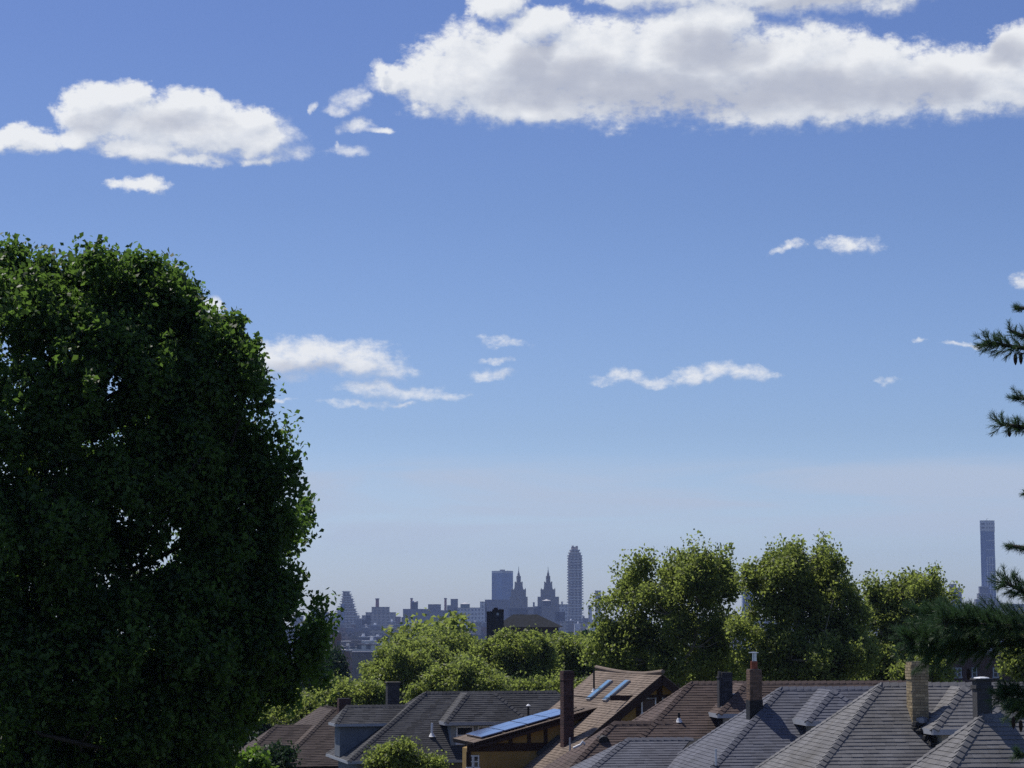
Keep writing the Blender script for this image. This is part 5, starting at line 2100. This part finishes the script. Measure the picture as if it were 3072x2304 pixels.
# many lower buildings in rows nearer than the skyline
pr = random.Random(12)
mats = ['slate', 'tan', 'brick', 'pale', 'slate', 'stone', 'slate', 'white']
desc = {'slate': 'grey', 'tan': 'tan', 'brick': 'brick', 'pale': 'pale', 'stone': 'stone', 'white': 'white'}
rows = [(4650, 1846, 1866, 26, 'of the hazy farthest row'), (4200, 1862, 1880, 24, 'of the second farthest row'), (3600, 1880, 1896, 26, 'of the middle row'),
        (2900, 1898, 1912, 28, 'of the third nearest row'), (2300, 1915, 1930, 32, 'of the second nearest row'), (1800, 1930, 1948, 38, 'of the nearest row'),
        (1350, 1950, 1966, 44, 'just past the treetops')]
MARKS = [(985, 'beside the dark tree'), (1085, 'below the tapering ledged tower'), (1195, 'below the block with the rust red stack'), (1270, 'below the dark slab with a drum tank'),
         (1360, 'below the drum shaped penthouse'), (1465, 'below the green roofed penthouse'), (1530, 'below the blue glass tower'), (1590, 'below the left twin tower'),
         (1690, 'below the right twin tower'), (1790, 'below the ledged supertall'), (2300, 'behind the widest tall tree'), (2620, 'behind the second tall tree'),
         (2900, 'behind the rounded tree'), (4000, 'below the slender tower at the right edge')]
for D, y0, y1, wpx, where in rows:
    x = 880.0
    while x < 3120:
        w = wpx * pr.uniform(.5, 1.7)
        if x > 1800 and pr.random() < .35:
            x += w
            continue
        if (D < 2000 and x > 1300) or (D < 3700 and x > 1560):
            break
        m = pr.choice(mats)
        if m == 'white' and pr.random() < .6:
            m = 'tan'
        yt = pr.uniform(y0, y1)
        Db = D + pr.uniform(-150, 150)
        root = city_root('city_block', x, desc[m] + ' low block ' + where + ', ' + [t for q, t in MARKS if x < q][0], Db, group=desc[m] + ' blocks ' + where)
        gz = ground_z(root.location.x, Db)
        zt = max(5.0, at(x, yt, Db).z - gz)
        wid = w * Db / F
        dp = pr.uniform(14, 26)
        mb = MB()
        mb.box(0, wid, 0, dp, 0, zt)
        mb.build('wall', CM[m], root)
        mb = MB()
        mb.box(-.4, wid + .4, -.4, dp + .4, zt, zt + .8)
        if pr.random() < .6:
            a = pr.uniform(.1, .6) * wid
            mb.box(a, a + wid * .22, dp * .3, dp * .7, zt + .8, zt + pr.uniform(3, 6))
        mb.build('roof', CM[pr.choice(['pale', 'slate', 'slate', 'white'])], root)
        x += w * pr.uniform(.85, 1.1)
mb = MB()
for i in range(900):
    D_ = pr.uniform(1500, 4900)
    px_ = pr.choice([pr.uniform(-2600, 860), pr.uniform(-2600, 860), pr.uniform(3140, 5600)])
    p = at(px_, 1880, D_)
    g_ = ground_z(p.x, D_)
    hh_ = pr.uniform(8, 22) + (pr.uniform(0, 40) if D_ > 3800 else 0)
    w_ = pr.uniform(18, 60)
    mb.box(p.x, p.x + w_, D_, D_ + pr.uniform(14, 30), g_, g_ + hh_)
tag(mb.build('distant_rooftops', CM['slate']), 'mass of far grey city blocks running on behind the dark tree', kind='stuff')
# brick stair tower with a bright dome among the low city
D = 1150.0
r = city_root('brick_tower', 1010, 'plain brown brick tower with a bright domed vent beside the dark tree', D)
gz = r.location.z
zt = at(1010, 1897, D).z - gz
mb = MB()
mb.box(-14 * D / F, 12 * D / F, 0, 6, 0, zt)
mb.build('wall', CM['brick'], r)
mb = MB()
mb.lathe((0, 3, zt), [(1.0, 0), (.8, .5), (.1, .8)], 10)
mb.build('vent_dome', WHITE, r)

# ------------------------------------------------------------------ air
mh, Nh, oh = new_mat('haze_air')
pv = Nh.n('ShaderNodeVolumePrincipled', ins={'Color': (0.46, 0.60, 1.0, 1), 'Density': 0.000068, 'Anisotropy': 0.0})
mh.node_tree.links.new(pv.outputs[0], oh.inputs['Volume'])
mh.cycles.homogeneous_volume = True
mb = MB()
mb.box(-6900, 6900, -6900, 6900, -45, 245)
hz = mb.build('haze', mh)
tag(hz, 'thin blue summer haze lying over the whole city', kind='stuff')
